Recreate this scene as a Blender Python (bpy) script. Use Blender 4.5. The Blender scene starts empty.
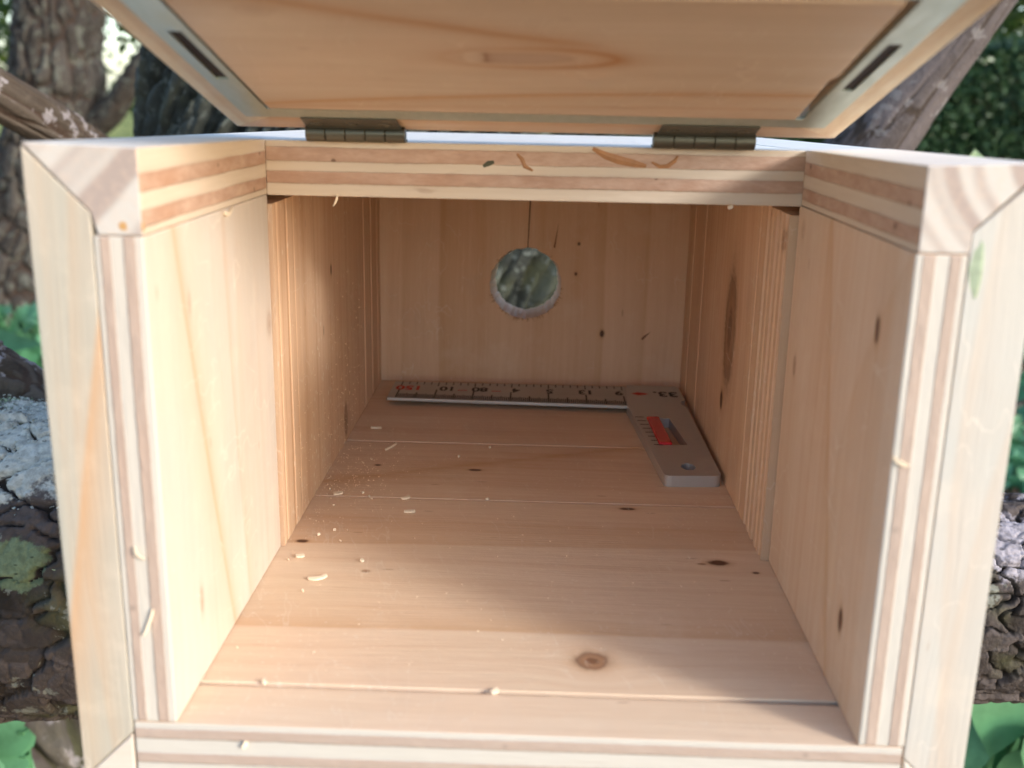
import bpy, bmesh, math, random
import numpy as np
from mathutils import Matrix, Vector

# ------------------------------------------------------------------ scene, camera, light
S = 0.1                                   # everything below is laid out in decimetres
scn = bpy.context.scene
scn.render.engine = 'CYCLES'
scn.cycles.use_denoising = True
scn.cycles.max_bounces = 10
scn.cycles.diffuse_bounces = 8
scn.cycles.transparent_max_bounces = 8

RT = Vector((0.99937, 0.02973, 0.0192)); UP = Vector((-0.02624, 0.25826, 0.96572)); FW = Vector((-0.02375, 0.96562, -0.25887))
CP = Vector((0.0376, -2.7464, 1.8016))
cd = bpy.data.cameras.new('camera'); cam = bpy.data.objects.new('camera', cd); scn.collection.objects.link(cam)
m3 = Matrix((RT, UP, -FW)).transposed()
cam.matrix_world = Matrix.Translation(CP * S) @ m3.to_4x4()
cd.sensor_width = 36.0; cd.lens = 1063.48 / 1024 * 36.0
cd.clip_start = 0.01; cd.clip_end = 400
cd.dof.use_dof = True; cd.dof.focus_distance = 0.50; cd.dof.aperture_fstop = 11.5
scn.camera = cam

SUN = Vector((1.0, -0.72, 0.47)).normalized()          # towards the light
w = bpy.data.worlds.new('World'); scn.world = w; w.use_nodes = True
nt = w.node_tree; bg = nt.nodes['Background']
sky = nt.nodes.new('ShaderNodeTexSky'); sky.sky_type = 'NISHITA'; sky.sun_disc = False
sky.sun_elevation = math.asin(SUN.z); sky.sun_rotation = math.atan2(SUN.x, SUN.y)
sky.air_density = 1.0; sky.dust_density = 1.4; sky.ozone_density = 2.0
nt.links.new(sky.outputs[0], bg.inputs[0]); bg.inputs[1].default_value = 0.15
sd = bpy.data.lights.new('sun', 'SUN'); sun = bpy.data.objects.new('sun', sd); scn.collection.objects.link(sun)
sd.energy = 1.15; sd.angle = math.radians(11); sd.color = (1.0, 0.98, 0.96)
sun.rotation_euler = SUN.to_track_quat('Z', 'Y').to_euler(); sun.location = (3, -3, 3)
scn.view_settings.view_transform = 'Standard'; scn.view_settings.look = 'None'
scn.view_settings.gamma = 1.0; scn.view_settings.use_curve_mapping = False
scn.view_settings.exposure = 1.5

col = scn.collection
RNG = np.random.default_rng(7); random.seed(7)

# ------------------------------------------------------------------ node expression helper
class V:
    def __init__(s, T, x): s.T = T; s.x = x
    def _b(s, o, op, rev=False):
        n = s.T.nodes.new('ShaderNodeMath'); n.operation = op
        a, b = (o, s) if rev else (s, o)
        for i, q in enumerate((a, b)):
            if isinstance(q, V): s.T.links.new(q.x, n.inputs[i])
            elif q is not None: n.inputs[i].default_value = float(q)
        return V(s.T, n.outputs[0])
    def __add__(s, o): return s._b(o, 'ADD')
    __radd__ = __add__
    def __sub__(s, o): return s._b(o, 'SUBTRACT')
    def __rsub__(s, o): return s._b(o, 'SUBTRACT', True)
    def __mul__(s, o): return s._b(o, 'MULTIPLY')
    __rmul__ = __mul__
    def __truediv__(s, o): return s._b(o, 'DIVIDE')
    def exp(s): return s._b(None, 'EXPONENT')
    def abs(s): return s._b(None, 'ABSOLUTE')
    def max(s, o): return s._b(o, 'MAXIMUM')
    def min(s, o): return s._b(o, 'MINIMUM')
    def sqrt(s): return s._b(None, 'SQRT')
    def sin(s): return s._b(None, 'SINE')
    def ss(s, a, b, lo=0.0, hi=1.0):
        n = s.T.nodes.new('ShaderNodeMapRange'); n.interpolation_type = 'SMOOTHSTEP'
        s.T.links.new(s.x, n.inputs[0])
        for i, q in enumerate((a, b, lo, hi)): n.inputs[i + 1].default_value = q
        return V(s.T, n.outputs[0])

class MatB:
    def __init__(s, name, rough=0.6, spec=0.4, metal=0.0):
        s.m = bpy.data.materials.new(name); s.m.use_nodes = True; s.T = s.m.node_tree
        s.p = s.T.nodes['Principled BSDF']; s.p.inputs['Roughness'].default_value = rough
        s.p.inputs['Specular IOR Level'].default_value = spec; s.p.inputs['Metallic'].default_value = metal
        tc = s.T.nodes.new('ShaderNodeTexCoord')
        mp = s.T.nodes.new('ShaderNodeVectorMath'); mp.operation = 'SCALE'; mp.inputs[3].default_value = 10
        s.T.links.new(tc.outputs['Object'], mp.inputs[0]); s.vec = mp.outputs[0]
        sp = s.T.nodes.new('ShaderNodeSeparateXYZ'); s.T.links.new(s.vec, sp.inputs[0])
        s.P = [V(s.T, o) for o in sp.outputs]
    def comb(s, a, b, c):
        n = s.T.nodes.new('ShaderNodeCombineXYZ')
        for i, q in enumerate((a, b, c)):
            if isinstance(q, V): s.T.links.new(q.x, n.inputs[i])
            else: n.inputs[i].default_value = q
        return n.outputs[0]
    def noise(s, a, b, c, scale=1.0, detail=3, rough=0.55, dist=0.0):
        n = s.T.nodes.new('ShaderNodeTexNoise'); n.inputs['Scale'].default_value = scale
        n.inputs['Detail'].default_value = detail; n.inputs['Roughness'].default_value = rough
        n.inputs['Distortion'].default_value = dist
        s.T.links.new(s.comb(a, b, c), n.inputs['Vector']); return V(s.T, n.outputs[0])
    def vor(s, a, b, c, scale=1.0, feat='F1', out=0, rnd=1.0):
        n = s.T.nodes.new('ShaderNodeTexVoronoi'); n.feature = feat; n.inputs['Scale'].default_value = scale
        n.inputs['Randomness'].default_value = rnd
        s.T.links.new(s.comb(a, b, c), n.inputs['Vector']); return V(s.T, n.outputs[out])
    def attr(s, name):
        n = s.T.nodes.new('ShaderNodeAttribute'); n.attribute_name = name; return V(s.T, n.outputs['Fac'])
    def mix(s, f, a, b):
        n = s.T.nodes.new('ShaderNodeMix'); n.data_type = 'RGBA'; n.clamp_factor = True
        if isinstance(f, V): s.T.links.new(f.x, n.inputs[0])
        else: n.inputs[0].default_value = f
        for i, q in ((6, a), (7, b)):
            if isinstance(q, V): s.T.links.new(q.x, n.inputs[i])
            else: n.inputs[i].default_value = (*q, 1)
        return V(s.T, n.outputs[2])
    def color(s, c):
        if isinstance(c, V): s.T.links.new(c.x, s.p.inputs['Base Color'])
        else: s.p.inputs['Base Color'].default_value = (*c, 1)
    def rough(s, r): s.T.links.new(r.x, s.p.inputs['Roughness'])
    def bump(s, h, dist_mm=0.3, strength=1.0):
        n = s.T.nodes.new('ShaderNodeBump'); n.inputs['Strength'].default_value = strength
        n.inputs['Distance'].default_value = dist_mm * 0.001
        s.T.links.new(h.x, n.inputs['Height']); s.T.links.new(n.outputs[0], s.p.inputs['Normal'])

PINE = (0.71, 0.50, 0.335); LATE = (0.53, 0.30, 0.165); KNOT = (0.13, 0.055, 0.03)
def wood(name, g, c, bands=(), knots=(), base=PINE, late=LATE, off=0.0, fig=1.0, dust=0.0, stripes=()):
    """pine: g = grain axis, c = axis across the grain.
    bands (c1, tilt, curve, g1, width, side, strength); knots (g0, c0, rg, rc, strength)"""
    B = MatB(name, 0.55, 0.35); P = B.P
    tone = B.attr('tone'); G = P[g] + tone * 9.0 + off; Craw = P[c]; t = 3 - g - c; TT = P[t]
    g0_, C = P[g], P[c]
    for (kg, kc, rg, rc, st) in knots:
        a = (g0_ - kg) / (rg * 2.6); b = (Craw - kc) / (rc * 2.6)
        wgt = ((a * a + b * b) * -1.0).exp()
        C = C - (Craw - kc) * wgt * 0.75
    wob = (B.noise(G * 0.5, C * 0.7, TT * 0.7, 1.0, 2) - 0.5) * 0.14
    Cw = C + wob + tone * 3.1 + off
    n1 = B.noise(G * 0.16, Cw * 4.2, TT * 4.2, 1.0, 3, 0.55)
    n2 = B.noise(G * 0.5, Cw * 22, TT * 22, 1.0, 3, 0.6)
    n3 = B.noise(G * 5.0, Cw * 95, TT * 95, 1.0, 2, 0.7)
    blot = B.noise(G * 1.1, C * 1.6, TT * 1.6, 1.0, 3, 0.5)
    f = (n1 - 0.42) * 0.9 * fig + (n2 - 0.5) * 0.5 * fig + (n3 - 0.5) * 0.26 + tone * 0.32 + 0.10
    colr = B.mix(f.ss(-0.15, 0.75, 0, 1), base, late)
    colr = B.mix(blot.ss(0.45, 0.75) * 0.22, colr, (0.80, 0.56, 0.40))
    colr = B.mix(blot.ss(0.5, 0.2) * 0.18, colr, (0.66, 0.58, 0.40))
    for (c1, tilt, k, g1, wd, side, st) in bands:
        gg = g0_ - g1
        dd = (Craw + wob * 0.35 - c1 - gg * tilt - gg * gg * k) * side
        fade = 1.0
        inten = dd.ss(-0.012, 0.012) * (dd.max(0.0) * (-1.0 / wd)).exp() * st
        colr = B.mix(inten, colr, (0.50, 0.27, 0.12))
    for (c1, wd, st) in stripes:                       # straight resin lines of quarter sawn stock; on the floor, painted gap darkness
        dd = (Craw + wob * 0.05 - c1).abs()
        colr = B.mix(dd.ss(wd, wd * 0.4) * st, colr, (0.45, 0.23, 0.11))
    for (kg, kc, rg, rc, st) in knots:
        a = (g0_ - kg) / rg; b = (Craw - kc) / rc
        d = (a * a + b * b).sqrt() + (B.noise(G * 30, C * 30, TT * 30, 1.0, 2) - 0.5) * 0.5
        ring = ((d - 1.0).abs() * -4.0).exp()
        colr = B.mix(d.ss(2.6, 0.9) * 0.30 * st, colr, (0.52, 0.28, 0.12))
        colr = B.mix(d.ss(1.15, 0.75) * 0.8 * st, colr, (0.32, 0.16, 0.08))
        colr = B.mix(ring * 0.75 * st, colr, KNOT)
        if rg < 0.045 and st >= 0.9: colr = B.mix(d.ss(1.2, 0.7) * 0.92 * st, colr, (0.07, 0.028, 0.015))
        colr = B.mix(d.ss(0.55, 0.3) * 0.7 * st, colr, KNOT)
    sp = B.vor(G * 2.2, Cw * 9, TT * 9, 1.0)
    colr = B.mix(sp.ss(0.07, 0.03) * 0.45, colr, (0.30, 0.15, 0.08))
    if dust:
        dn = B.vor(P[0] * 26, P[1] * 26, P[2] * 14, 1.0)
        big = B.noise(P[0] * 1.3, P[1] * 1.3, P[2] * 1.3, 1.0, 2)
        colr = B.mix(dn.ss(0.22, 0.10) * big.ss(0.42, 0.6) * dust, colr, (0.86, 0.78, 0.66))
    grime = B.noise(P[0] * 2.3 + off, P[1] * 2.3, P[2] * 2.3, 1.0, 5, 0.65)
    colr = B.mix(grime.ss(0.52, 0.72) * 0.16, colr, (0.42, 0.33, 0.26))
    colr = B.mix(grime.ss(0.46, 0.30) * 0.20, colr, (0.78, 0.66, 0.52))
    scr = B.noise(P[0] * 11 + P[1] * 3, P[1] * 2.2 - P[0] * 1.1, P[2] * 5, 1.0, 2, 0.4)
    colr = B.mix(((scr - 0.5).abs() * -260.0).exp() * grime.ss(0.48, 0.56) * 0.35, colr, (0.82, 0.74, 0.62))
    B.color(colr)
    B.bump(n3 * 0.6 + n2 * 0.5 + grime * 1.2, 0.30, 0.8)
    B.rough(n2.ss(0.2, 0.8, 0.42, 0.65))
    return B.m

def ply(name, axis, a0, a1, along, layers=(0.10, 0.32, 0.52, 0.76), grey=0.0):
    """plywood edge: pale and brown layers stacked along `axis` between a0 and a1"""
    B = MatB(name, 0.6, 0.3); P = B.P
    wv = (B.noise(P[0] * 1.2, P[1] * 1.2, P[2] * 1.2, 1.0, 3) - 0.5) * 0.014 * abs(a1 - a0) / 0.2
    fr = B.noise(P[0] * 30, P[1] * 30, P[2] * 30, 1.0, 2) - 0.5
    rag = B.noise(P[0] * 80, P[1] * 80, P[2] * 80, 1.0, 2) - 0.5
    q = (P[axis] + wv + fr * 0.0035 + rag * 0.003 - a0) * (1.0 / (a1 - a0))
    n3 = [P[0] * 60, P[1] * 60, P[2] * 60]; n3[along] = P[along] * 3
    gr = B.noise(*n3, 1.0, 2)
    e3 = [P[0] * 26, P[1] * 26, P[2] * 26]; e3[along] = P[along] * 9
    eg = B.noise(*e3, 1.0, 3, 0.7)
    patch = B.noise(P[0] * 3, P[1] * 3, P[2] * 3, 1.0, 2)
    pale = B.mix(gr, (0.62, 0.52, 0.41), (0.55, 0.44, 0.33))
    brn = B.mix(eg.ss(0.2, 0.85), (0.40, 0.25, 0.175), (0.54, 0.38, 0.285))
    brn = B.mix(patch.ss(0.45, 0.72) * 0.5, brn, (0.38, 0.20, 0.12))
    l = list(layers); e = 0.012
    mk = q.ss(l[0] - e, l[0] + e) * q.ss(l[1] + e, l[1] - e) + q.ss(l[2] - e, l[2] + e) * q.ss(l[3] + e, l[3] - e)
    c = B.mix(mk, pale, brn)
    for lv in l:
        glue = ((q - lv).abs() * -45.0).exp() * B.noise(P[0] * 2.2 + lv * 9, P[1] * 2.2, P[2] * 2.2, 1.0, 3).ss(0.40, 0.62)
        c = B.mix(glue * 0.38, c, (0.22, 0.12, 0.07))
    tear = B.noise(P[0] * (6 if along != 0 else 1.6), P[1] * (6 if along != 1 else 1.6), P[2] * (6 if along != 2 else 1.6), 1.0, 4, 0.7)
    c = B.mix(tear.ss(0.60, 0.72) * 0.5, c, (0.66, 0.56, 0.45)); c = B.mix(tear.ss(0.36, 0.28) * 0.5, c, (0.30, 0.19, 0.13))
    pit = B.vor(P[0] * 9, P[1] * 9, P[2] * 9, 1.0)
    c = B.mix(pit.ss(0.12, 0.06) * mk * 0.8, c, (0.12, 0.06, 0.035))
    if grey: c = B.mix(grey, c, B.mix(mk, (0.45, 0.45, 0.42), (0.35, 0.295, 0.255)))
    B.color(c); B.bump(eg * mk + gr * 0.3 + tear * 1.5, 0.5, 1.0)
    return B.m

def endgrain(name, cx, cz, freq, ang=None):
    """end of a rail: growth rings around (cx, cz), or straight rings at an angle"""
    B = MatB(name, 0.6, 0.3); P = B.P
    n = (B.noise(P[0] * 4, P[1] * 4, P[2] * 4, 1.0, 2) - 0.5) * 0.04
    if ang is None:
        x = P[0] - cx; z = P[2] - cz; r = (x * x + z * z).sqrt() + n
    else:
        r = P[0] * math.cos(ang) + P[2] * math.sin(ang) + n
    n1 = B.noise(r * freq, P[1] * 0.3, 0.0, 1.0, 1, 0.5)
    f = B.noise(P[0] * 40, P[1] * 40, P[2] * 40, 1.0, 3)
    c = B.mix(n1.ss(0.42, 0.60), (0.49, 0.46, 0.42), (0.33, 0.27, 0.24))
    c = B.mix(f.ss(0.4, 0.8) * 0.35, c, (0.56, 0.42, 0.32))
    B.color(c); B.bump(f, 0.2, 0.7)
    return B.m

def plain(name, c, rough=0.5, metal=0.0, var=0.15, sc=12.0, spec=0.5, bump=0.0):
    B = MatB(name, rough, spec, metal); P = B.P
    n = B.noise(P[0] * sc, P[1] * sc, P[2] * sc, 1.0, 3)
    B.color(B.mix(n, tuple(q * (1 - var) for q in c), tuple(min(1, q * (1 + var)) for q in c)))
    if bump: B.bump(n, bump)
    return B.m

def steel(name, c, rough=0.38, brush=0):
    B = MatB(name, rough, 0.5, 1.0); P = B.P
    k = [P[0] * 40, P[1] * 40, P[2] * 40]; k[brush] = P[brush] * 1.5
    n = B.noise(*k, 1.0, 3); m = B.noise(P[0] * 3, P[1] * 3, P[2] * 3, 1.0, 2)
    B.color(B.mix(m, tuple(q * 0.85 for q in c), c)); B.rough(n.ss(0.2, 0.8, rough - 0.08, rough + 0.14)); B.bump(n, 0.04, 0.5)
    return B.m

# ------------------------------------------------------------------ object helpers
def empty(name, loc=(0, 0, 0)):
    o = bpy.data.objects.new(name, None); col.objects.link(o); o.location = Vector(loc) * S; o.empty_display_size = 0.05
    return o
def tag(o, label=None, cat=None, group=None, kind=None):
    for k, v in (('label', label), ('category', cat), ('group', group), ('kind', kind)):
        if v: o[k] = v
    return o
def root_loc(p):
    v = Vector((0, 0, 0))
    while p is not None: v += Vector(p.location); p = p.parent
    return v / S
def mesh_obj(name, verts, faces, mats, parent=None, fm=None, smooth=False, loc=None, attrs=None, bevel=0):
    v = np.asarray(verts, dtype=float).reshape(-1, 3)
    base = np.array(root_loc(parent)) if parent else np.array(loc if loc is not None else (0, 0, 0), float)
    me = bpy.data.meshes.new(name)
    me.from_pydata(((v - base) * S).tolist(), [], faces if isinstance(faces, list) else faces.tolist())
    for m in (mats if isinstance(mats, (list, tuple)) else [mats]): me.materials.append(m)
    if fm is not None: me.polygons.foreach_set('material_index', list(fm))
    if smooth: me.polygons.foreach_set('use_smooth', [True] * len(me.polygons))
    if attrs:
        for k, a in attrs.items():
            at = me.attributes.new(k, 'FLOAT', 'POINT'); at.data.foreach_set('value', np.asarray(a, dtype=np.float32))
    me.update()
    o = bpy.data.objects.new(name, me); col.objects.link(o)
    if parent: o.parent = parent
    elif loc is not None: o.location = Vector(loc) * S
    if bevel:
        b = o.modifiers.new('bevel', 'BEVEL'); b.width = bevel * S; b.segments = 2; b.limit_method = 'ANGLE'; b.angle_limit = math.radians(40)
    return o

class MB:
    """collects closed solids; face material index by direction"""
    def __init__(s): s.v = []; s.f = []; s.m = []; s.t = []
    def add(s, vs, fs, ms, tone=0.0):
        b = len(s.v); s.v += [tuple(q) for q in vs]; s.f += [tuple(b + i for i in f) for f in fs]
        s.m += ms; s.t += [tone] * len(vs)
    def box(s, x0, x1, y0, y1, z0, z1, mi=0, front=None, left=None, right=None, top=None, bot=None, tone=0.0):
        vs = [(x, y, z) for z in (z0, z1) for y in (y0, y1) for x in (x0, x1)]
        fs = [(0, 2, 3, 1), (4, 5, 7, 6), (0, 1, 5, 4), (2, 6, 7, 3), (0, 4, 6, 2), (1, 3, 7, 5)]
        pick = lambda q: mi if q is None else q
        s.add(vs, fs, [pick(bot), pick(top), pick(front), mi, pick(left), pick(right)], tone)
    def prism(s, poly, ax, a0, a1, mi=0, cap0=None, cap1=None, side=None, tone=0.0):
        """poly: 2D outline in the plane normal to ax; extruded a0..a1; side = list of material index per edge"""
        n = len(poly)
        def P(p, a):
            q = list(p); q.insert(ax, a); return tuple(q)
        vs = [P(p, a0) for p in poly] + [P(p, a1) for p in poly]
        area = sum(poly[i][0] * poly[(i + 1) % n][1] - poly[(i + 1) % n][0] * poly[i][1] for i in range(n))
        flip = (area > 0) != (ax == 1)          # make outward
        c0 = tuple(range(n)); c1 = tuple(range(n, 2 * n))
        fs = [c0[::-1] if flip else c0, c1 if flip else c1[::-1]]; ms = [mi if cap0 is None else cap0, mi if cap1 is None else cap1]
        for i in range(n):
            j = (i + 1) % n; q = (i, j, n + j, n + i)
            fs.append(q if flip else q[::-1]); ms.append(side[i] if side else mi)
        s.add(vs, fs, ms, tone)
    def slope(s, k, z0=1.5):
        s.v = [(x, y, z - k * y if z > z0 else z) for x, y, z in s.v]; return s
    def build(s, name, mats, parent=None, bevel=0, **k):
        return mesh_obj(name, s.v, s.f, mats, parent, fm=s.m, attrs={'tone': s.t}, bevel=bevel, **k)

def cyl_pts(c, r, a, n=24):
    """circle of radius r around c in the plane normal to axis a"""
    out = []
    for i in range(n):
        t = 2 * math.pi * i / n; p = [r * math.cos(t), r * math.sin(t)]; p.insert(a, 0); out.append((c[0] + p[0], c[1] + p[1], c[2] + p[2]))
    return out

# ================================================================== SETTING
def vnoise(x, y, seed=0, per=None):
    xi = np.floor(x).astype(int); yi = np.floor(y).astype(int); fx = x - xi; fy = y - yi
    fx = fx * fx * (3 - 2 * fx); fy = fy * fy * (3 - 2 * fy)
    def h(a, b):
        if per: b = b % per
        n = (a * 374761393 + b * 668265263 + seed * 1442695041) & 0xffffffff
        n = ((n ^ (n >> 13)) * 1274126177) & 0xffffffff
        return ((n ^ (n >> 16)) & 0xffff) / 65535.0
    return (h(xi, yi) * (1 - fx) + h(xi + 1, yi) * fx) * (1 - fy) + (h(xi, yi + 1) * (1 - fx) + h(xi + 1, yi + 1) * fx) * fy
def voronoi(x, y, seed, per):
    """jittered cells; y periodic with integer period: F1, F2, random id of the nearest"""
    xi = np.floor(x).astype(int); yi = np.floor(y).astype(int)
    f1 = np.full(x.shape, 9.0); f2 = np.full(x.shape, 9.0); rid = np.zeros(x.shape)
    def h(a, b, k):
        n = (a * 374761393 + (b % per) * 668265263 + (seed + k) * 1442695041) & 0xffffffff
        n = ((n ^ (n >> 13)) * 1274126177) & 0xffffffff
        return ((n ^ (n >> 16)) & 0xffff) / 65535.0
    for dx in (-1, 0, 1):
        for dy in (-1, 0, 1):
            a = xi + dx; b = yi + dy
            d = np.hypot(a + h(a, b, 1) - x, b + h(a, b, 2) - y)
            near = d < f1
            f2 = np.where(near, f1, np.minimum(f2, d)); rid = np.where(near, h(a, b, 3), rid); f1 = np.where(near, d, f1)
    return f1, f2, rid

def spline(pts, n):
    P = np.array(pts, float); k = len(P); t = np.linspace(0, k - 1, n); out = np.zeros((n, P.shape[1]))
    for i, tt in enumerate(t):
        j = min(int(tt), k - 2); u = tt - j
        p0 = P[max(j - 1, 0)]; p1 = P[j]; p2 = P[j + 1]; p3 = P[min(j + 2, k - 1)]
        out[i] = 0.5 * ((2 * p1) + (p2 - p0) * u + (2 * p0 - 5 * p1 + 4 * p2 - p3) * u * u + (3 * p1 - p0 - 3 * p2 + p3) * u ** 3)
    return out

def bark_tube(name, path, mat, parent, nu=200, nv=120, cell=(0.5, 10), depth=0.06, twist=0.0, seed=1, lump=0.12, plate=0.5, soft=0.22, warp=1.0):
    """path rows (x, y, z, r). cell = (length along, number around). Closed, displaced bark."""
    R = spline(path, nu); C = R[:, :3]; r = R[:, 3]
    T = np.gradient(C, axis=0); T /= np.linalg.norm(T, axis=1)[:, None]
    L = np.concatenate([[0], np.cumsum(np.linalg.norm(np.diff(C, axis=0), axis=1))])
    ref = np.array([0.31, 0.95, 0.05]) if abs(T[nu // 2][2]) > 0.7 else np.array([0, 0.1, 1.0])
    A = np.cross(T, ref); A /= np.linalg.norm(A, axis=1)[:, None]; Bn = np.cross(A, T)
    th = np.linspace(0, 2 * np.pi, nv, endpoint=False)
    LL, TH = np.meshgrid(L, th, indexing='ij')
    na = cell[1]; U = LL / cell[0]; W = (TH / (2 * np.pi) + twist * LL) * na
    wx = vnoise(U * 1.3, W * 1.3, seed + 11) - 0.5; wy = vnoise(U * 1.1 + 7, W * 1.3, seed + 12) - 0.5
    # periodic seam is at the back of the tube
    wx2 = vnoise(U * 4, W * 4, seed + 31) - 0.5; wy2 = vnoise(U * 4 + 3, W * 4, seed + 32) - 0.5
    f1, f2, rid = voronoi(U + wx * 0.8 * warp + wx2 * .22 * warp, W + wy * 0.7 * warp + wy2 * .22 * warp, seed, na)
    e = f2 - f1
    crack = np.clip(e / soft, 0, 1); crack = crack * crack * (3 - 2 * crack)
    f1b, f2b, ridb = voronoi(U * 2.6 + wx, W * 2 + wy, seed + 5, na * 2)
    sub = np.clip((f2b - f1b) / 0.2, 0, 1)
    fine = vnoise(U * 9, W * 9, seed + 3) * 0.5 + vnoise(U * 22, W * 20, seed + 4) * 0.5
    big = vnoise(LL * 0.6, np.cos(TH) * 1.5 + 5, seed + 20) + vnoise(LL * 1.4, np.sin(TH) * 2 + 9, seed + 21) * 0.5
    h = crack * (0.55 + 0.45 * rid * plate * 2) + 0.22 * sub * crack * (0.4 + ridb) + 0.18 * fine
    rad = r[:, None] * (1 + lump * (big - 0.75)) + depth * (h - 0.6)
    V3 = C[:, None, :] + rad[..., None] * (np.cos(TH)[..., None] * A[:, None, :] + np.sin(TH)[..., None] * Bn[:, None, :])
    idx = np.arange(nu * nv).reshape(nu, nv)
    a = idx[:-1]; b = idx[1:]; an = np.roll(a, -1, 1); bn = np.roll(b, -1, 1)
    F = np.stack([a, an, bn, b], -1).reshape(-1, 4).tolist()
    F.append(idx[0][::-1].tolist()); F.append(idx[-1].tolist())
    att = {'plate': (0.6 * rid + 0.4 * ridb).ravel(), 'crk': crack.ravel()}
    return mesh_obj(name, V3.reshape(-1, 3), F, mat, parent, smooth=True, attrs=att)

def bark_mat(name, cols, lichen=None, amount=0.3, lich_scale=1.2, mossy=0.0, patches=()):
    B = MatB(name, 0.85, 0.2); P = B.P
    pl = B.attr('plate'); n = B.noise(P[0] * 9, P[1] * 9, P[2] * 9, 1.0, 5, 0.65); m = B.noise(P[0] * 1.3, P[1] * 1.3, P[2] * 1.3, 1.0, 3)
    c = B.mix(pl.ss(0.15, 0.85), cols[0], cols[1]); c = B.mix(n.ss(0.42, 0.7), c, cols[2])
    ck = B.attr('crk'); c = B.mix(ck.ss(0.45, 0.05) * 0.85, c, cols[3])
    if mossy: c = B.mix(m.ss(0.5, 0.66) * mossy, c, (0.10, 0.105, 0.045))
    if lichen:
        q = B.noise(P[0] * lich_scale * 2, P[1] * lich_scale * 2, P[2] * lich_scale * 2, 1.0, 5, 0.7)
        c = B.mix(q.ss(0.60 - amount * 0.12, 0.64 - amount * 0.1) * 0.75, c, lichen)
    for (px, py, pz, rx, ry, rz, colr) in patches:
        a = (P[0] - px) * (1 / rx); b = (P[1] - py) * (1 / ry); d = (P[2] - pz) * (1 / rz)
        q = (a * a + b * b + d * d).sqrt() + (B.noise(P[0] * 7, P[1] * 7, P[2] * 7, 1.0, 4, 0.65) - 0.5) * 1.1
        sp = B.vor(P[0] * 13, P[1] * 13, P[2] * 26, 1.0); s2 = B.noise(P[0] * 18, P[1] * 18, P[2] * 18, 1.0, 4, 0.7)
        cc = B.mix(s2.ss(0.3, 0.7), tuple(v * 0.7 for v in colr), tuple(v * 1.2 for v in colr))
        cc = B.mix(sp.ss(0.24, 0.12) * s2.ss(0.45, 0.55) * 0.85, cc, tuple(v * 0.2 for v in colr))
        c = B.mix(q.ss(1.0, 0.86) * ck.ss(0.25, 0.6), c, cc)
    hf = B.noise(P[0] * 34, P[1] * 34, P[2] * 34, 1.0, 4, 0.7)
    B.color(c); B.bump(n + pl * 0.2 + hf * 0.35, 2.2, 1.0)
    return B.m

GZ = -13.0
# ground
def ground():
    xs = np.concatenate([-np.geomspace(3000, 60, 40), np.linspace(-55, 55, 90), np.geomspace(60, 3000, 40)])
    ys = np.concatenate([np.linspace(-60, 120, 120), np.geomspace(125, 3500, 50)])
    X, Y = np.meshgrid(xs, ys, indexing='ij')
    Z = GZ + (vnoise(X * 0.12, Y * 0.12, 3) - 0.5) * 0.9 + (vnoise(X * 0.6, Y * 0.6, 4) - 0.5) * 0.35
    Z = np.where((abs(X) > 300) | (Y > 400), GZ, Z)
    i = np.arange(X.size).reshape(X.shape)
    F = np.stack([i[:-1, :-1], i[1:, :-1], i[1:, 1:], i[:-1, 1:]], -1).reshape(-1, 4)
    B = MatB('ground_soil', 0.95, 0.1); P = B.P
    n = B.noise(P[0] * 0.9, P[1] * 0.9, P[2], 1.0, 6, 0.7); k = B.vor(P[0] * 1.6, P[1] * 1.6, P[2], 1.0, out=1)
    lit = B.mix(n.ss(0.35, 0.65), (0.13, 0.075, 0.045), (0.30, 0.19, 0.13))
    gr = B.mix(B.noise(P[0] * 0.08, P[1] * 0.08, 0.0, 1.0, 4).ss(0.35, 0.7), (0.10, 0.13, 0.03), (0.42, 0.40, 0.12))
    far = (P[1] + (B.noise(P[0] * 0.06, P[1] * 0.06, 0.0, 1.0, 3) - 0.5) * 60).ss(85, 115)
    B.color(B.mix(far, lit, gr)); B.bump(n, 25, 0.8)
    o = mesh_obj('ground', np.stack([X, Y, Z], -1).reshape(-1, 3), F, B.m, smooth=True)
    tag(o, kind='structure')
ground()

# --- foliage -------------------------------------------------------
def leaf_mat(name, a, b, c=(0.16, 0.2, 0.05), trans=0.25):
    B = MatB(name, 0.5, 0.35); t = B.attr('tone')
    colr = B.mix(t.ss(0, 0.7), a, b); colr = B.mix(t.ss(0.8, 1.0), colr, c); P = B.P; vn = B.noise(P[0] * 3, P[1] * 3, P[2] * 3, 1.0, 4, 0.6)
    colr = B.mix(vn.ss(0.4, 0.7) * 0.5, colr, tuple(v * 0.6 for v in a)); B.color(colr); B.rough(vn.ss(0.3, 0.7, 0.35, 0.6))
    T = B.T; tr = T.nodes.new('ShaderNodeBsdfTranslucent'); T.links.new(colr.x, tr.inputs[0])
    mx = T.nodes.new('ShaderNodeMixShader'); mx.inputs[0].default_value = trans
    T.links.new(B.p.outputs[0], mx.inputs[1]); T.links.new(tr.outputs[0], mx.inputs[2]); T.links.new(mx.outputs[0], T.nodes['Material Output'].inputs[0])
    return B.m
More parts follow.
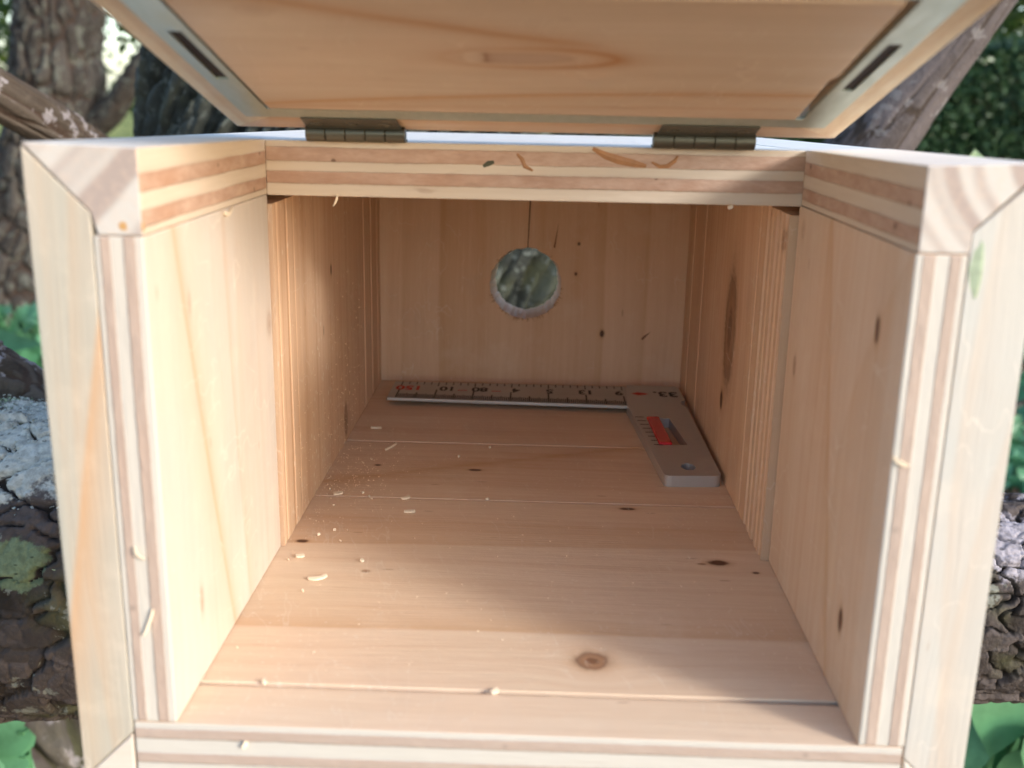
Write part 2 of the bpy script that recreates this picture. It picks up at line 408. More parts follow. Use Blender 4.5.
def leaf_quads(P, size, rng, droop=0.0, aspect=0.5, up=None):
    """P (n,3) leaf centres; returns verts, faces, tone: leaf = bent rhombus of 2 quads-ish (5 verts, 4 tris)"""
    n = len(P); d = rng.normal(size=(n, 3)); d[:, 2] -= droop; d /= np.linalg.norm(d, axis=1)[:, None]
    q = rng.normal(size=(n, 3)) if up is None else rng.normal(size=(n, 3)) * 0.35 + np.array(up)
    s = np.cross(d, q); s /= np.linalg.norm(s, axis=1)[:, None] + 1e-9; nn = np.cross(s, d)
    sz = size * rng.uniform(0.6, 1.3, n)[:, None]
    a = P - d * sz * 0.5; b = P + s * sz * aspect * 0.5 + nn * sz * 0.06; c = P + d * sz * 0.5; e = P - s * sz * aspect * 0.5 + nn * sz * 0.06
    Vv = np.stack([a, b, c, e], 1).reshape(-1, 3)
    i = np.arange(n)[:, None] * 4
    F = np.concatenate([i + np.array([[0, 1, 2]]), i + np.array([[0, 2, 3]])], 0)
    return Vv, F, np.repeat(rng.uniform(0, 1, n), 4)
def blob_points(centres, n, rng):
    """centres rows (x,y,z,rx,ry,rz): points biased to the outside of each clump"""
    c = np.array(centres, float); w_ = (c[:, 3] * c[:, 5]); k = rng.choice(len(c), n, p=w_ / w_.sum())
    d = rng.normal(size=(n, 3)); d /= np.linalg.norm(d, axis=1)[:, None]
    r = rng.uniform(0.25, 1.0, n) ** 0.5 * (0.85 + 0.3 * rng.random(n))
    return c[k, :3] + d * c[k, 3:6] * r[:, None]
def crown_clumps(cx, cy, cz, rx, ry, rz, n, rng, s=(0.16, 0.34)):
    out = []
    for _ in range(n):
        d = rng.normal(size=3); d /= np.linalg.norm(d); r = rng.random() ** 0.4
        q = rng.uniform(*s)
        out.append((cx + d[0] * rx * r, cy + d[1] * ry * r, cz + d[2] * rz * r, rx * q, ry * q, rz * q * 0.75))
    return out

BK_GREY = bark_mat('bark_grey', [(0.024, 0.02, 0.017), (0.065, 0.056, 0.047), (0.045, 0.04, 0.035), (0.04, 0.025, 0.018)], (0.11, 0.115, 0.095), 0.5, 0.8)
BK_HOST = bark_mat('bark_host', [(0.020, 0.022, 0.018), (0.055, 0.060, 0.052), (0.038, 0.042, 0.036), (0.012, 0.012, 0.009)], (0.12, 0.135, 0.12), 0.4, 4.0, 0.3)  # near-black crack colour paints shade into the trunk's fissures
BK_LIMB = bark_mat('bark_limb', [(0.022, 0.017, 0.013), (0.085, 0.07, 0.066), (0.05, 0.041, 0.037), (0.02, 0.015, 0.010)], (0.20, 0.21, 0.18), 0.0, 1.5, 0.55,
    patches=((-1.12, -9.9, 12.84, 0.60, 1.5, 0.21, (0.46, 0.45, 0.39)), (-0.82, -9.9, 12.36, 0.20, 1.5, 0.15, (0.13, 0.17, 0.10)), (4.9, -9.6, 12.42, 0.55, 1.2, 0.16, (0.30, 0.28, 0.31))))
BK_SMOOTH = bark_mat('bark_smooth', [(0.06, 0.05, 0.048), (0.115, 0.098, 0.098), (0.09, 0.078, 0.078), (0.035, 0.025, 0.018)], (0.17, 0.16, 0.16), 0.10, 1.6)
BK_BROWN = bark_mat('bark_brown', [(0.045, 0.032, 0.022), (0.10, 0.078, 0.06), (0.08, 0.062, 0.046), (0.05, 0.03, 0.02)], (0.30, 0.27, 0.27), 0.35, 1.2)
BK_STEM = bark_mat('bark_stem', [(0.04, 0.03, 0.027), (0.11, 0.09, 0.09), (0.075, 0.06, 0.06), (0.04, 0.04, 0.02)], (0.26, 0.24, 0.24), 0.5, 1.1, 0.3)

host = empty('host_tree', (-1.9, 12.3, GZ))
tag(host, 'big lichened tree with thick grey limbs, the wooden box resting on one of them', 'tree')
bark_tube('trunk', [(-3.6, 12.6, GZ - 1, 5.2), (-2.9, 12.5, -10, 3.9), (-2.2, 12.4, -4, 3.4), (-1.95, 12.3, 1, 3.3), (-1.2, 12.2, 6, 3.2), (-0.6, 12.2, 14, 2.8), (0.2, 12.2, 26, 2.4)],
          BK_HOST, host, 1000, 900, (1.5, 74), 0.26, twist=0.028, seed=3, lump=0.02, soft=0.38, warp=0.7)
limb = bark_tube('limb', [(-2.5, 11.0, -7.5, 1.3), (-5.4, 9.5, -5.0, 1.2), (-7.0, 6.5, -3.0, 1.10), (-5.6, 4.2, -1.75, 1.04), (-3.0, 3.3, -1.02, 0.94), (-1.3, 3.3, -1.12, 0.80), (1.2, 3.3, -1.1, 0.68), (3.0, 3.2, -1.02, 0.56), (6.0, 3.0, -0.7, 0.46), (9.5, 2.6, 0.6, 0.34)],
          BK_LIMB, host, 2200, 460, (0.22, 30), 0.045, twist=0.0, seed=9, lump=0.03, plate=1.2, soft=0.12, warp=1.1)
bark_tube('limb', [(0.6, 11.4, -3.2, 0.9), (1.9, 9.4, -0.6, 0.55), (3.02, 8.2, 1.05, 0.40), (3.70, 8.0, 2.15, 0.32), (4.38, 8.0, 3.25, 0.29), (5.7, 8.2, 5.4, 0.30), (8.4, 8.6, 9.0, 0.22)],
          BK_SMOOTH, host, 520, 130, (1.6, 9), 0.014, seed=21, lump=0.06)
bark_tube('limb', [(-2.6, 11.6, -0.4, 0.5), (-3.7, 9.6, 0.45, 0.34), (-4.15, 8.0, 0.98, 0.24), (-4.35, 7.0, 1.45, 0.21), (-4.75, 6.0, 2.0, 0.20), (-5.8, 5.2, 3.1, 0.19), (-9, 4.0, 5.2, 0.18)],
          BK_BROWN, host, 520, 110, (1.4, 9), 0.022, seed=23, lump=0.05)
bark_tube('limb', [(-4.9, 4.6, 0.55, 0.17), (-4.1, 4.2, 0.28, 0.16), (-3.52, 3.95, 0.02, 0.15), (-3.05, 3.75, -0.20, 0.13), (-2.6, 3.5, -0.5, 0.10)],
          BK_BROWN, host, 180, 70, (0.35, 6), 0.03, seed=27, lump=0.15)
bark_tube('stem', [(-7.4, 10.0, -2.5, 0.9), (-6.2, 8.8, -4.1, 0.95), (-4.9, 7.4, -5.6, 1.0), (-3.9, 8.0, -9, 1.1), (-3.4, 9.5, GZ - .5, 1.4)],
          BK_STEM, host, 380, 180, (1.1, 14), 0.16, seed=31, lump=0.08, soft=0.4)

# lichen on the limb left of the box
def limb_skin(n, cx, cz, rx, rz, rng):
    """random points on the camera side of the limb around x=cx, z=cz"""
    out = []
    dg = None
    me = limb.data; vs = np.empty(len(me.vertices) * 3); me.vertices.foreach_get('co', vs); vs = vs.reshape(-1, 3) / S + np.array(root_loc(host))
    ns = np.empty(len(me.vertices) * 3); me.vertices.foreach_get('normal', ns); ns = ns.reshape(-1, 3)
    d = ((vs[:, 0] - cx) / rx) ** 2 + ((vs[:, 2] - cz) / rz) ** 2
    d += (vnoise(vs[:, 0] * 6 + 50, vs[:, 2] * 6 + 50, 77) - 0.5) * 0.9 + (vnoise(vs[:, 0] * 16 + 50, vs[:, 2] * 16 + 50, 78) - 0.5) * 0.6
    ok = (d < 1) & ((ns[:, 1] < 0.25)) & (vs[:, 1] < 4.2)
    k = rng.choice(np.nonzero(ok)[0], n); return vs[k], ns[k]
def flakes(name, cx, cz, rx, rz, n, size, mat, label, lift, stand):
    rng = np.random.default_rng(len(name) + n); p, nr = limb_skin(n, cx, cz, rx, rz, rng)
    p = p + nr * lift * rng.uniform(0.2, 1, n)[:, None] + rng.normal(size=(n, 3)) * 0.015
    a = np.cross(nr, rng.normal(size=(n, 3))); a /= np.linalg.norm(a, axis=1)[:, None]
    nn = nr + rng.normal(size=(n, 3)) * stand; nn /= np.linalg.norm(nn, axis=1)[:, None]
    a = a - nn * (a * nn).sum(1)[:, None]; a /= np.linalg.norm(a, axis=1)[:, None]; b = np.cross(nn, a)
    sz = (size * rng.uniform(0.5, 1.4, n))[:, None]; V6 = []
    m = 6
    for i in range(m):
        t = 2 * math.pi * i / m; rr = sz * rng.uniform(0.6, 1.15, n)[:, None]
        V6.append(p + a * math.cos(t) * rr + b * math.sin(t) * rr - nr * 0.006 * (i % 2))
    Vv = np.stack(V6, 1).reshape(-1, 3); i = np.arange(n)[:, None] * m
    o = mesh_obj(name, Vv, (i + np.arange(m)[None]).tolist(), mat, host, attrs={'tone': np.repeat(rng.uniform(0, 1, n), m)})
    o['label'] = label
LW = MatB('lichen_white', 0.9, 0.1); LW.color(LW.mix(LW.attr('tone'), (0.36, 0.38, 0.33), (0.50, 0.51, 0.45)))
LG = MatB('lichen_green', 0.9, 0.1); LG.color(LG.mix(LG.attr('tone'), (0.16, 0.22, 0.12), (0.34, 0.42, 0.27)))
flakes('lichen_crust', -3.02, -0.22, 0.62, 0.26, 3500, 0.011, LW.m, 'white crusty lichen on top of the limb', 0.012, 0.18)
flakes('lichen_tuft', -2.72, -0.66, 0.19, 0.16, 5200, 0.012, LG.m, 'grey green leafy lichen tuft', 0.05, 0.9)
flakes('lichen_tuft', -3.22, -0.16, 0.13, 0.10, 1500, 0.013, LG.m, 'grey green leafy lichen tuft', 0.05, 0.9)
#flakes('lichen_crust', 2.95, -0.55, 0.5, 0.14, 1200, 0.02, LW.m, 'pale smooth lichen on the right end of the limb', 0.012, 0.08)

# tree on the left, behind
far = empty('large_tree', (-30.5, 66, GZ))
tag(far, 'large grey barked tree behind the upper left branch', 'tree')
bark_tube('trunk', [(-35.0, 66, GZ - 2, 4.4), (-33.8, 66, -9, 3.5), (-31.5, 66, -2, 2.9), (-30.3, 66, 6, 2.55), (-30.0, 66, 14, 2.5), (-30.2, 66, 40, 2.2)], BK_GREY, far, 420, 220, (2.2, 20), 0.34, seed=41, lump=0.08, soft=0.4)
bark_tube('limb', [(-29.5, 66, -1, 1.0), (-27.0, 65, 0.6, 0.8), (-25, 64, 2.7, 0.7), (-22, 63, 6, 0.6), (-16, 62, 13, 0.4)], BK_GREY, far, 100, 30, (1.5, 6), 0.08, seed=43)
rng = np.random.default_rng(5)
LF1 = leaf_mat('leaves_green', (0.035, 0.075, 0.018), (0.085, 0.14, 0.03), (0.20, 0.24, 0.05), 0.35)
LF2 = leaf_mat('leaves_dark', (0.02, 0.05, 0.022), (0.045, 0.095, 0.04), (0.08, 0.14, 0.06), 0.2)
P = blob_points(crown_clumps(-30, 66, 42, 30, 28, 14, 40, rng), 4000, rng)
v, f, t = leaf_quads(P, 1.4, rng); mesh_obj('crown', v, f, LF1, far, attrs={'tone': t})

def bg_tree(x, y, h, r, n, seed, label, mat=LF1, low=0.35, size=2.2):
    rng = np.random.default_rng(seed); o = empty('leafy_tree', (x, y, GZ))
    bark_tube('trunk', [(x, y, GZ - 1, h * 0.035), (x + r * .05, y, GZ + h * .4, h * 0.026), (x - r * .05, y, GZ + h * 0.75, h * 0.012)], BK_GREY, o, 40, 16, (3, 6), 0.1, seed=seed)
    cz = GZ + h * (1 + low) / 2
    P = blob_points(crown_clumps(x, y, cz, r, r, h * (1 - low) / 2, 34, rng, (0.14, 0.30)), n, rng)
    v, f, t = leaf_quads(P, size, rng); mesh_obj('crown', v, f, mat, o, attrs={'tone': t})
    tag(o, label, 'tree', 'trees in the background')
bg_tree(-85, 190, 75, 34, 4200, 51, 'leafy tree at the far left edge, beyond the large trunk', low=0.12)
bg_tree(-52, 170, 58, 26, 4200, 52, 'leafy tree seen between the two trunks at upper left', low=0.10)
bg_tree(-118, 260, 60, 34, 3000, 53, 'distant tree behind the leftmost leafy tree', low=0.15, size=3)
bg_tree(84, 190, 70, 26, 7000, 54, 'leafy tree rising behind the hedge at the right edge', low=0.15)
bg_tree(126, 210, 80, 30, 5000, 55, 'bushy tree beyond the right end of the hedge', low=0.15)
bg_tree(20, 230, 70, 32, 5000, 56, 'tree behind the left end of the hedge', low=0.15)

# clipped hedge
def hedge():
    o = empty('hedge', (70, 122, GZ)); rng = np.random.default_rng(9)
    n = 60000; x0, x1, y0, y1, z0, z1 = 20, 150, 118, 134, GZ, 8.0
    f = rng.random(n); P = np.zeros((n, 3)); P[:, 0] = rng.uniform(x0, x1, n)
    fr = f < 0.72
    P[:, 1] = np.where(fr, y0, rng.uniform(y0, y1, n)); P[:, 2] = np.where(fr, rng.uniform(z0, z1, n), z1)
    bump = (vnoise(P[:, 0] * 0.25, P[:, 2] * 0.25, 3) - 0.5) * 2.4 + (vnoise(P[:, 0] * 0.8, P[:, 2] * 0.8, 4) - 0.5) * 1.2
    P[:, 1] += np.where(fr, bump, 0) + rng.normal(size=n) * 0.3; P[:, 2] += np.where(fr, 0, bump * 0.5) + rng.normal(size=n) * 0.3
    v, f_, t = leaf_quads(P, 0.9, rng, aspect=0.6); mesh_obj('foliage', v, f_, LF2, o, attrs={'tone': t})
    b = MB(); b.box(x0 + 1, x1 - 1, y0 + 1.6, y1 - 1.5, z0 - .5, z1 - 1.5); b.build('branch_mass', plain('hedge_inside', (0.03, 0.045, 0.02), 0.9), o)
    tag(o, 'dense dark green clipped hedge behind the box on the right', 'hedge')
hedge()

# broad leaved plants
LP = leaf_mat('leaf_broad', (0.07, 0.21, 0.085), (0.14, 0.34, 0.17), (0.20, 0.42, 0.24), 0.3)
LY = leaf_mat('leaf_young', (0.30, 0.42, 0.22), (0.42, 0.52, 0.32), (0.5, 0.58, 0.4), 0.3)
def leaf_blade(base, direc, nrm, L, W, heart=True, fold=0.18):
    d = Vector(direc).normalized(); n = Vector(nrm); n = (n - d * n.dot(d)).normalized(); s = d.cross(n)
    prof = [(-0.12, 0.30), (0.0, 0.42), (0.15, 0.5), (0.35, 0.47), (0.6, 0.33), (0.82, 0.15), (1.0, 0.0)] if heart else [(0, 0.05), (0.15, 0.3), (0.4, 0.5), (0.65, 0.42), (0.85, 0.2), (1, 0)]
    vs = []; b = Vector(base)
    for i, (t, wd) in enumerate(prof):
        mid = b + d * (max(t, 0) * L) - n * (0.18 * L * t * t)
        e = b + d * (t * L) - n * (0.18 * L * t * t)
        for q in (-1, -0.5, 0, 0.5, 1):
            p = (mid if q == 0 else e) + s * (q * wd * W) + n * (abs(q) * fold * wd * W)
            vs.append(tuple(p))
    fs = []
    for i in range(len(prof) - 1):
        for j in range(4): a = i * 5 + j; fs.append((a, a + 1, a + 6, a + 5))
    return vs, fs
def broad_plant(base, leaves, label, name='broad_leaved_plant', mat=LP, heart=True, stem_r=0.05):
    o = empty(name, base); b = MB(); st = MB()
    for (tip, direc, nrm, L, W) in leaves:
        vs, fs = leaf_blade(tip, direc, nrm, L, W, heart); b.add(vs, fs, [0] * len(fs), random.random())
        A = Vector(base); Bp = Vector(tip); Mi = A.lerp(Bp, 0.55) + Vector((0, 0.3, (Bp - A).length * 0.08)); pts = [A, Mi, Bp]
        rings = []
        for p in pts:
            for i in range(6):
                a = i * math.pi / 3; rings.append(tuple(p + Vector((math.cos(a), math.sin(a), 0)) * stem_r))
        fs2 = [(r * 6 + i, r * 6 + (i + 1) % 6, (r + 1) * 6 + (i + 1) % 6, (r + 1) * 6 + i) for r in range(2) for i in range(6)]
        st.add(rings, fs2, [0] * len(fs2), 0.3)
    lo = b.build('leaves', mat, o, smooth=True); st.build('stems', mat, o)
    tag(o, label, 'plant')
rr = random.Random(3)
def scatter_leaves(c, spread, n, size, rr, face=(0, -0.6, 0.8)):
    out = []
    for i in range(n):
        p = (c[0] + rr.uniform(-1, 1) * spread[0], c[1] + rr.uniform(-1, 1) * spread[1], c[2] + rr.uniform(-1, 1) * spread[2])
        dr = (rr.uniform(-1, 1), rr.uniform(-0.6, 0.1), rr.uniform(-1, 0.1)); nm = (face[0] + rr.uniform(-.4, .4), face[1] + rr.uniform(-.3, .3), face[2])
        L = size * rr.uniform(0.7, 1.2); out.append((p, dr, nm, L, L * rr.uniform(0.8, 0.95)))
    return out
broad_plant((5.4, 8.2, GZ), [((4.85, 7.0, -3.75), (-0.1, -0.3, -1), (0.1, -0.9, 0.5), 0.85, 0.85), ((5.25, 6.8, -4.2), (0.2, -0.3, -1), (0.2, -0.8, 0.6), 0.8, 0.85),
    ((4.55, 7.2, -4.45), (-0.3, -0.3, -1), (-0.3, -0.8, 0.5), 0.7, 0.7)] + scatter_leaves((5.3, 8.3, -4.9), (0.9, 0.7, 0.9), 26, 0.8, rr),
    'plant with broad heart shaped green leaves at the lower right edge')
broad_plant((-7.3, 10.6, GZ), scatter_leaves((-7.5, 10.3, -7.5), (0.8, 0.6, 1.3), 30, 1.1, rr), 'green leafy plant at the lower left corner, beside the slanting stem')
broad_plant((-4.9, 5.9, GZ), scatter_leaves((-4.80, 5.6, -4.35), (0.22, 0.3, 0.45), 16, 0.55, rr), 'slender green leafy plant in the bottom left corner, in front of the slanting stem')
broad_plant((-12.8, 18.4, GZ), [((-12.4, 18, -3.15), (1, 0.0, 0.02), (0.05, -0.85, 0.45), 2.25, 0.62)] + [((-12.4, 18.3, -4.5), (-1, 0.1, -.3), (0, -.6, .8), 2.2, 0.6)],
    'plant with one long pale green leaf reaching in from the left edge', heart=False)
broad_plant((-26, 50, GZ), scatter_leaves((-26.4, 50, -10.6), (1.6, 1, 1.6), 60, 1.1, rr), 'small bushy green plant at the foot of the large grey tree')
broad_plant((5.95, 12.1, GZ), [((5.85, 12, 1.0), (-0.1, -.1, 1), (0, -1, 0.2), 0.27, 0.3), ((6.3, 12, 0.5), (0.6, -.1, 0.7), (0, -1, 0.2), 0.45, 0.3), ((5.6, 12, 0.2), (-0.6, -.1, 0.7), (0, -1, 0.2), 0.45, 0.3)],
    'pale shoot tip just above the top right corner of the box', name='young_shoot', stem_r=0.03, mat=LY)
yl = MB(); vs, fs = leaf_blade((-3.12, 3.55, -1.78), (-0.25, -0.1, -1), (0.1, -1, 0.1), 0.30, 0.17, False); yl.add(vs, fs, [0] * len(fs))
o = yl.build('fallen_leaf', plain('dry_leaf', (0.62, 0.60, 0.30), 0.6), loc=(-3.12, 3.55, -1.78), smooth=True) if False else None
o = mesh_obj('fallen_leaf', yl.v, yl.f, plain('dry_leaf', (0.62, 0.60, 0.30), 0.6), loc=(-3.12, 3.55, -1.78), smooth=True)
tag(o, 'pale yellow leaf stuck below the limb left of the box', 'leaf')

# ground cover low plants
rng = np.random.default_rng(12); n = 26000
P = np.zeros((n, 3)); P[:, 0] = rng.uniform(-45, 60, n); P[:, 1] = rng.uniform(8, 85, n)
keep = vnoise(P[:, 0] * 0.16 + 9, P[:, 1] * 0.16 + 3, 15) + (P[:, 0] > 0) * 0.3 > 0.55; P = P[keep]; P[:, 2] = GZ + 0.2 + rng.uniform(0, 1, len(P)) * 0.8
v, f, t = leaf_quads(P, 1.1, rng, aspect=0.75, up=(0, -0.3, 1))
tag(mesh_obj('ground_cover', v, f, LP, attrs={'tone': t}), 'low green leaves covering the ground under the trees', 'ground cover', kind='stuff')
n = 16000; P = np.zeros((n, 3)); P[:, 0] = rng.uniform(-50, 40, n); P[:, 1] = rng.uniform(8, 90, n); P[:, 2] = GZ + rng.uniform(0.05, 0.55, n)
v, f, t = leaf_quads(P, 0.8, rng, aspect=0.6, up=(0, 0, 1))
tag(mesh_obj('leaf_litter', v, f, leaf_mat('litter', (0.18, 0.10, 0.06), (0.34, 0.22, 0.15), (0.42, 0.30, 0.2), 0.1), attrs={'tone': t}), 'brown fallen leaves scattered on the ground', 'leaf litter', kind='stuff')

# ================================================================== THE BOX
box = empty('nest_box', (0, 0, 0))
tag(box, 'new pine nesting box lying on a tree limb with its lid raised', 'nesting box')
def zt(y): return 1.662 - 0.0185 * y
D1 = 1.287; H = 1.638; YB = 3.98; YE = 4.2
GAP = 0.006

# floor: four boards across
fl = MB(); ys = [0.0, 0.228, 1.878, 2.710, YB]; tones = [-0.22, -0.02, 0.30, 0.26]  # tones paint light falloff: front boards paler, rear boards darker
for i in range(4):
    e = 0.006; e2 = 0.013
    fl.box(-1.128, 1.128, ys[i] + ((e2 if i == 1 else e) if i else 0), ys[i + 1] - ((e2 if i == 0 else e) if i < 3 else -0.1), -0.185, -0.028 + 0.028, 0, front=1 if i == 0 else 0, tone=tones[i])
FLW = wood('floor_wood', 0, 1,
    bands=[(0.615, 0.0, 0.0, 0, 0.16, 1, 0.50), (1.36, 0.03, 0.0, 0, 0.28, 1, 0.42), (0.10, 0.0, 0.01, 0, 0.05, 1, 0.15),
           (2.36, 0.42, 0.0, -0.26, 0.06, 1, 0.75), (2.36, 0.42, 0.0, -0.26, 0.06, -1, 0.6), (1.60, -0.02, 0.02, 0.2, 0.05, -1, 0.25)],
    knots=[(0.244, 0.441, 0.050, 0.050, 1.0), (0.467, 1.82, 0.03, 0.014, 0.9), (0.789, 1.256, 0.036, 0.022, 1.0), (0.722, 1.241, 0.014, 0.007, 0.8),
           (0.926, 1.171, 0.012, 0.008, 0.9), (-0.263, 2.289, 0.030, 0.013, 1.0), (-0.757, 2.323, 0.014, 0.011, 1.0), (-0.928, 1.351, 0.022, 0.014, 1.0),
           (-0.615, 1.08, 0.014, 0.010, 0.7)], dust=0.25, fig=0.6, base=(0.74, 0.58, 0.425), stripes=[(0.224, 0.016, 0.85), (1.870, 0.008, 0.5), (2.702, 0.008, 0.5)])  # stripes paint the dark of the gaps between boards
PLB = ply('ply_bottom', 2, -0.185, 0.0, 0, (0.28, 0.46, 0.72, 0.90), 0.75)
fl.build('floor_panel', [FLW, PLB], box, bevel=0.0025)

# front side boards with ply edge facing forward
LSW = wood('left_side_wood', 2, 1,
    bands=[(0.31, -0.25, 0.02, 1.1, 0.035, 1, 0.75), (0.31, -0.25, 0.02, 1.1, 0.10, -1, 0.22), (0.72, -0.06, 0.05, 0.9, 0.03, 1, 0.35), (0.80, 0.05, 0.05, 0.8, 0.09, 1, 0.12), (1.05, -0.03, 0.02, 0.6, 0.06, 1, 0.10)],
    knots=[(1.198, 0.335, 0.030, 0.010, 0.25), (0.259, 0.284, 0.040, 0.014, 0.45), (0.948, 1.24, 0.04, 0.03, 0.3)], base=(0.56, 0.505, 0.44), late=(0.50, 0.39, 0.30), fig=0.5, off=2.0)
RSW = wood('right_side_wood', 2, 1,
    bands=[(0.47, 0.30, 0.0, 0.30, 0.06, 1, 0.55), (0.52, 0.0, -0.55, 0.50, 0.12, -1, 0.24), (0.80, 0.02, 0.03, 0.9, 0.05, 1, 0.30), (0.12, 0.0, 0.02, 0.8, 0.08, 1, 0.2)],
    knots=[(1.188, 0.239, 0.034, 0.016, 1.0), (0.258, 0.286, 0.036, 0.018, 1.0), (0.86, 1.148, 0.032, 0.018, 0.7), (1.36, 1.20, 0.03, 0.02, 0.3)], off=5.0, fig=0.6, base=(0.66, 0.515, 0.385))
PLS = ply('ply_left', 0, -1.134, -1.0, 2, (0.14, 0.34, 0.60, 0.84), 0.65)
PRS = ply('ply_right', 0, 1.134, 0.998, 2, (0.14, 0.36, 0.62, 0.86), 0.75)
b = MB(); b.box(-1.132, -1.0, 0, D1 - .002, 0.002, 1.436, 0, front=1); b.build('side_panel', [LSW, PLS], box, bevel=0.006)
b = MB(); b.box(0.998, 1.132, 0, D1 - .002, 0.002, 1.438, 0, front=1); b.build('side_panel', [RSW, PRS], box, bevel=0.006)

# outer cladding, mitred at the front corners; colours darkened to dim the lit front faces
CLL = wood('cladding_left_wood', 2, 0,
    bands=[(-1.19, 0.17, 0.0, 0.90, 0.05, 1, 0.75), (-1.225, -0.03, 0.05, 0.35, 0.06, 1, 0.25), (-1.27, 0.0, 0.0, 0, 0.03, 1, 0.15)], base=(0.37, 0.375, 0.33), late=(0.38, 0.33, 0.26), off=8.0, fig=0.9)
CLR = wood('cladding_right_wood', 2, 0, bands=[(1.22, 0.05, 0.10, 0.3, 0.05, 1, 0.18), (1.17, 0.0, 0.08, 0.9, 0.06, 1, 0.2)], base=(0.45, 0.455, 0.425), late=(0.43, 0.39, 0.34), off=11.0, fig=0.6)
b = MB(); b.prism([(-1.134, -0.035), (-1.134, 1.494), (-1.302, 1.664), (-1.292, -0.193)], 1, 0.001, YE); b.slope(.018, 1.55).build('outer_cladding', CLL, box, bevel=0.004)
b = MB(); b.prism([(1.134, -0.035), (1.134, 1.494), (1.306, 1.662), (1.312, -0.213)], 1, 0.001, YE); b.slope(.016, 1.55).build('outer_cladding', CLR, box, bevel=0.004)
b = MB(); b.prism([(-1.136, -0.040), (-1.294, -0.198), (-1.45 + .15, -0.34), (1.318, -0.34), (1.318, -0.218), (1.136, -0.040), (1.136, -0.19), (-1.136, -0.19)], 1, 0.001, YE)
b.build('bottom_cladding', wood('cladding_bottom_wood', 0, 2, base=(0.54, 0.53, 0.48), off=3.0, fig=0.5), box, bevel=0.006)

# top side rails: ply layers show inside the opening, end grain to the front
PRL = ply('ply_rail', 2, 1.648, 1.437, 1, (0.24, 0.46, 0.69, 0.89))
TOPW = wood('top_wood', 1, 0, base=(0.84, 0.80, 0.74), late=(0.74, 0.66, 0.56), fig=0.4)  # near-white colour paints sky glare onto the upward faces
EGL = endgrain('endgrain_left', 0, 0, 12, math.radians(-45)); EGR = endgrain('endgrain_right', 1.36, 1.72, 12.0)
b = MB(); b.prism([(-1.300, 1.672), (-1.000, 1.663), (-1.000, 1.438), (-1.118, 1.438), (-1.134, 1.498)], 1, 0, D1 - .002, 0, cap0=1, side=[3, 2, 2, 0, 0])
b.slope(.018).build('top_side_rail', [LSW, EGL, PRL, TOPW], box, bevel=0.004)
b = MB(); b.prism([(1.304, 1.672), (1.003, 1.660), (1.003, 1.440), (1.134, 1.440), (1.134, 1.498)], 1, 0, D1 - .002, 0, cap0=1, side=[3, 2, 2, 0, 0])
b.slope(.016).build('top_side_rail', [RSW, EGR, PRL, TOPW], box, bevel=0.004)
rs = MB()
rs.v = []; 
def blob(name, c, r, mat, parent, label=None, sq=(1, 1, 1), seed=0, n=10):
    vs = []; fs = []; rg = random.Random(seed)
    for i in range(n + 1):
        for j in range(2 * n):
            a = math.pi * i / n; q = math.pi * j / n; k = 1 + 0.25 * math.sin(3 * q + seed) * math.sin(a) + rg.uniform(-.05, .05)
            vs.append((c[0] + r * sq[0] * k * math.sin(a) * math.cos(q), c[1] + r * sq[1] * k * math.sin(a) * math.sin(q), c[2] + r * sq[2] * k * math.cos(a)))
    for i in range(n):
        for j in range(2 * n): fs.append((i * 2 * n + j, i * 2 * n + (j + 1) % (2 * n), (i + 1) * 2 * n + (j + 1) % (2 * n), (i + 1) * 2 * n + j))
    o = mesh_obj(name, vs, fs, mat, parent, smooth=True)
    if label: o['label'] = label
    return o
blob('resin_stain', (-1.035, 0.002, 1.462), 0.036, plain('resin', (0.42, 0.24, 0.09), 0.45, var=0.4, sc=30), box, 'orange resin at the inner lower corner of the left rail', (0.95, 0.06, 0.65), 2)
blob('bark_fleck', (1.158, 0.002, 1.40), 0.055, plain('green_fleck', (0.30, 0.36, 0.25), 0.8, var=0.5, sc=40), box, 'pale green bark fleck on the front right edge', (0.36, 0.05, 1.4), 5)

# roof board: its layered front edge carries the hinges
PRO = ply('ply_roof', 2, H, 1.434, 0, (0.12, 0.37, 0.55, 0.77))
b = MB(); b.box(-1.002, 1.010, D1, YE, 1.434, H, 0, front=1); b.v = [(x, y, z - (0.018 * (y - D1) if z > 1.5 else 0)) for x, y, z in b.v]; b.build('top_rail', [TOPW, PRO], box, bevel=0.005)
b = MB(); b.prism([(-1.300, 1.672), (-1.004, 1.661), (-1.004, 1.438), (-1.134, 1.438), (-1.134, 1.498)], 1, D1, YE); b.slope(.018).build('roof_edge', TOPW, box)
b = MB(); b.prism([(1.304, 1.670), (1.012, 1.659), (1.012, 1.438), (1.134, 1.438), (1.134, 1.498)], 1, D1, YE); b.slope(.016).build('roof_edge', TOPW, box)

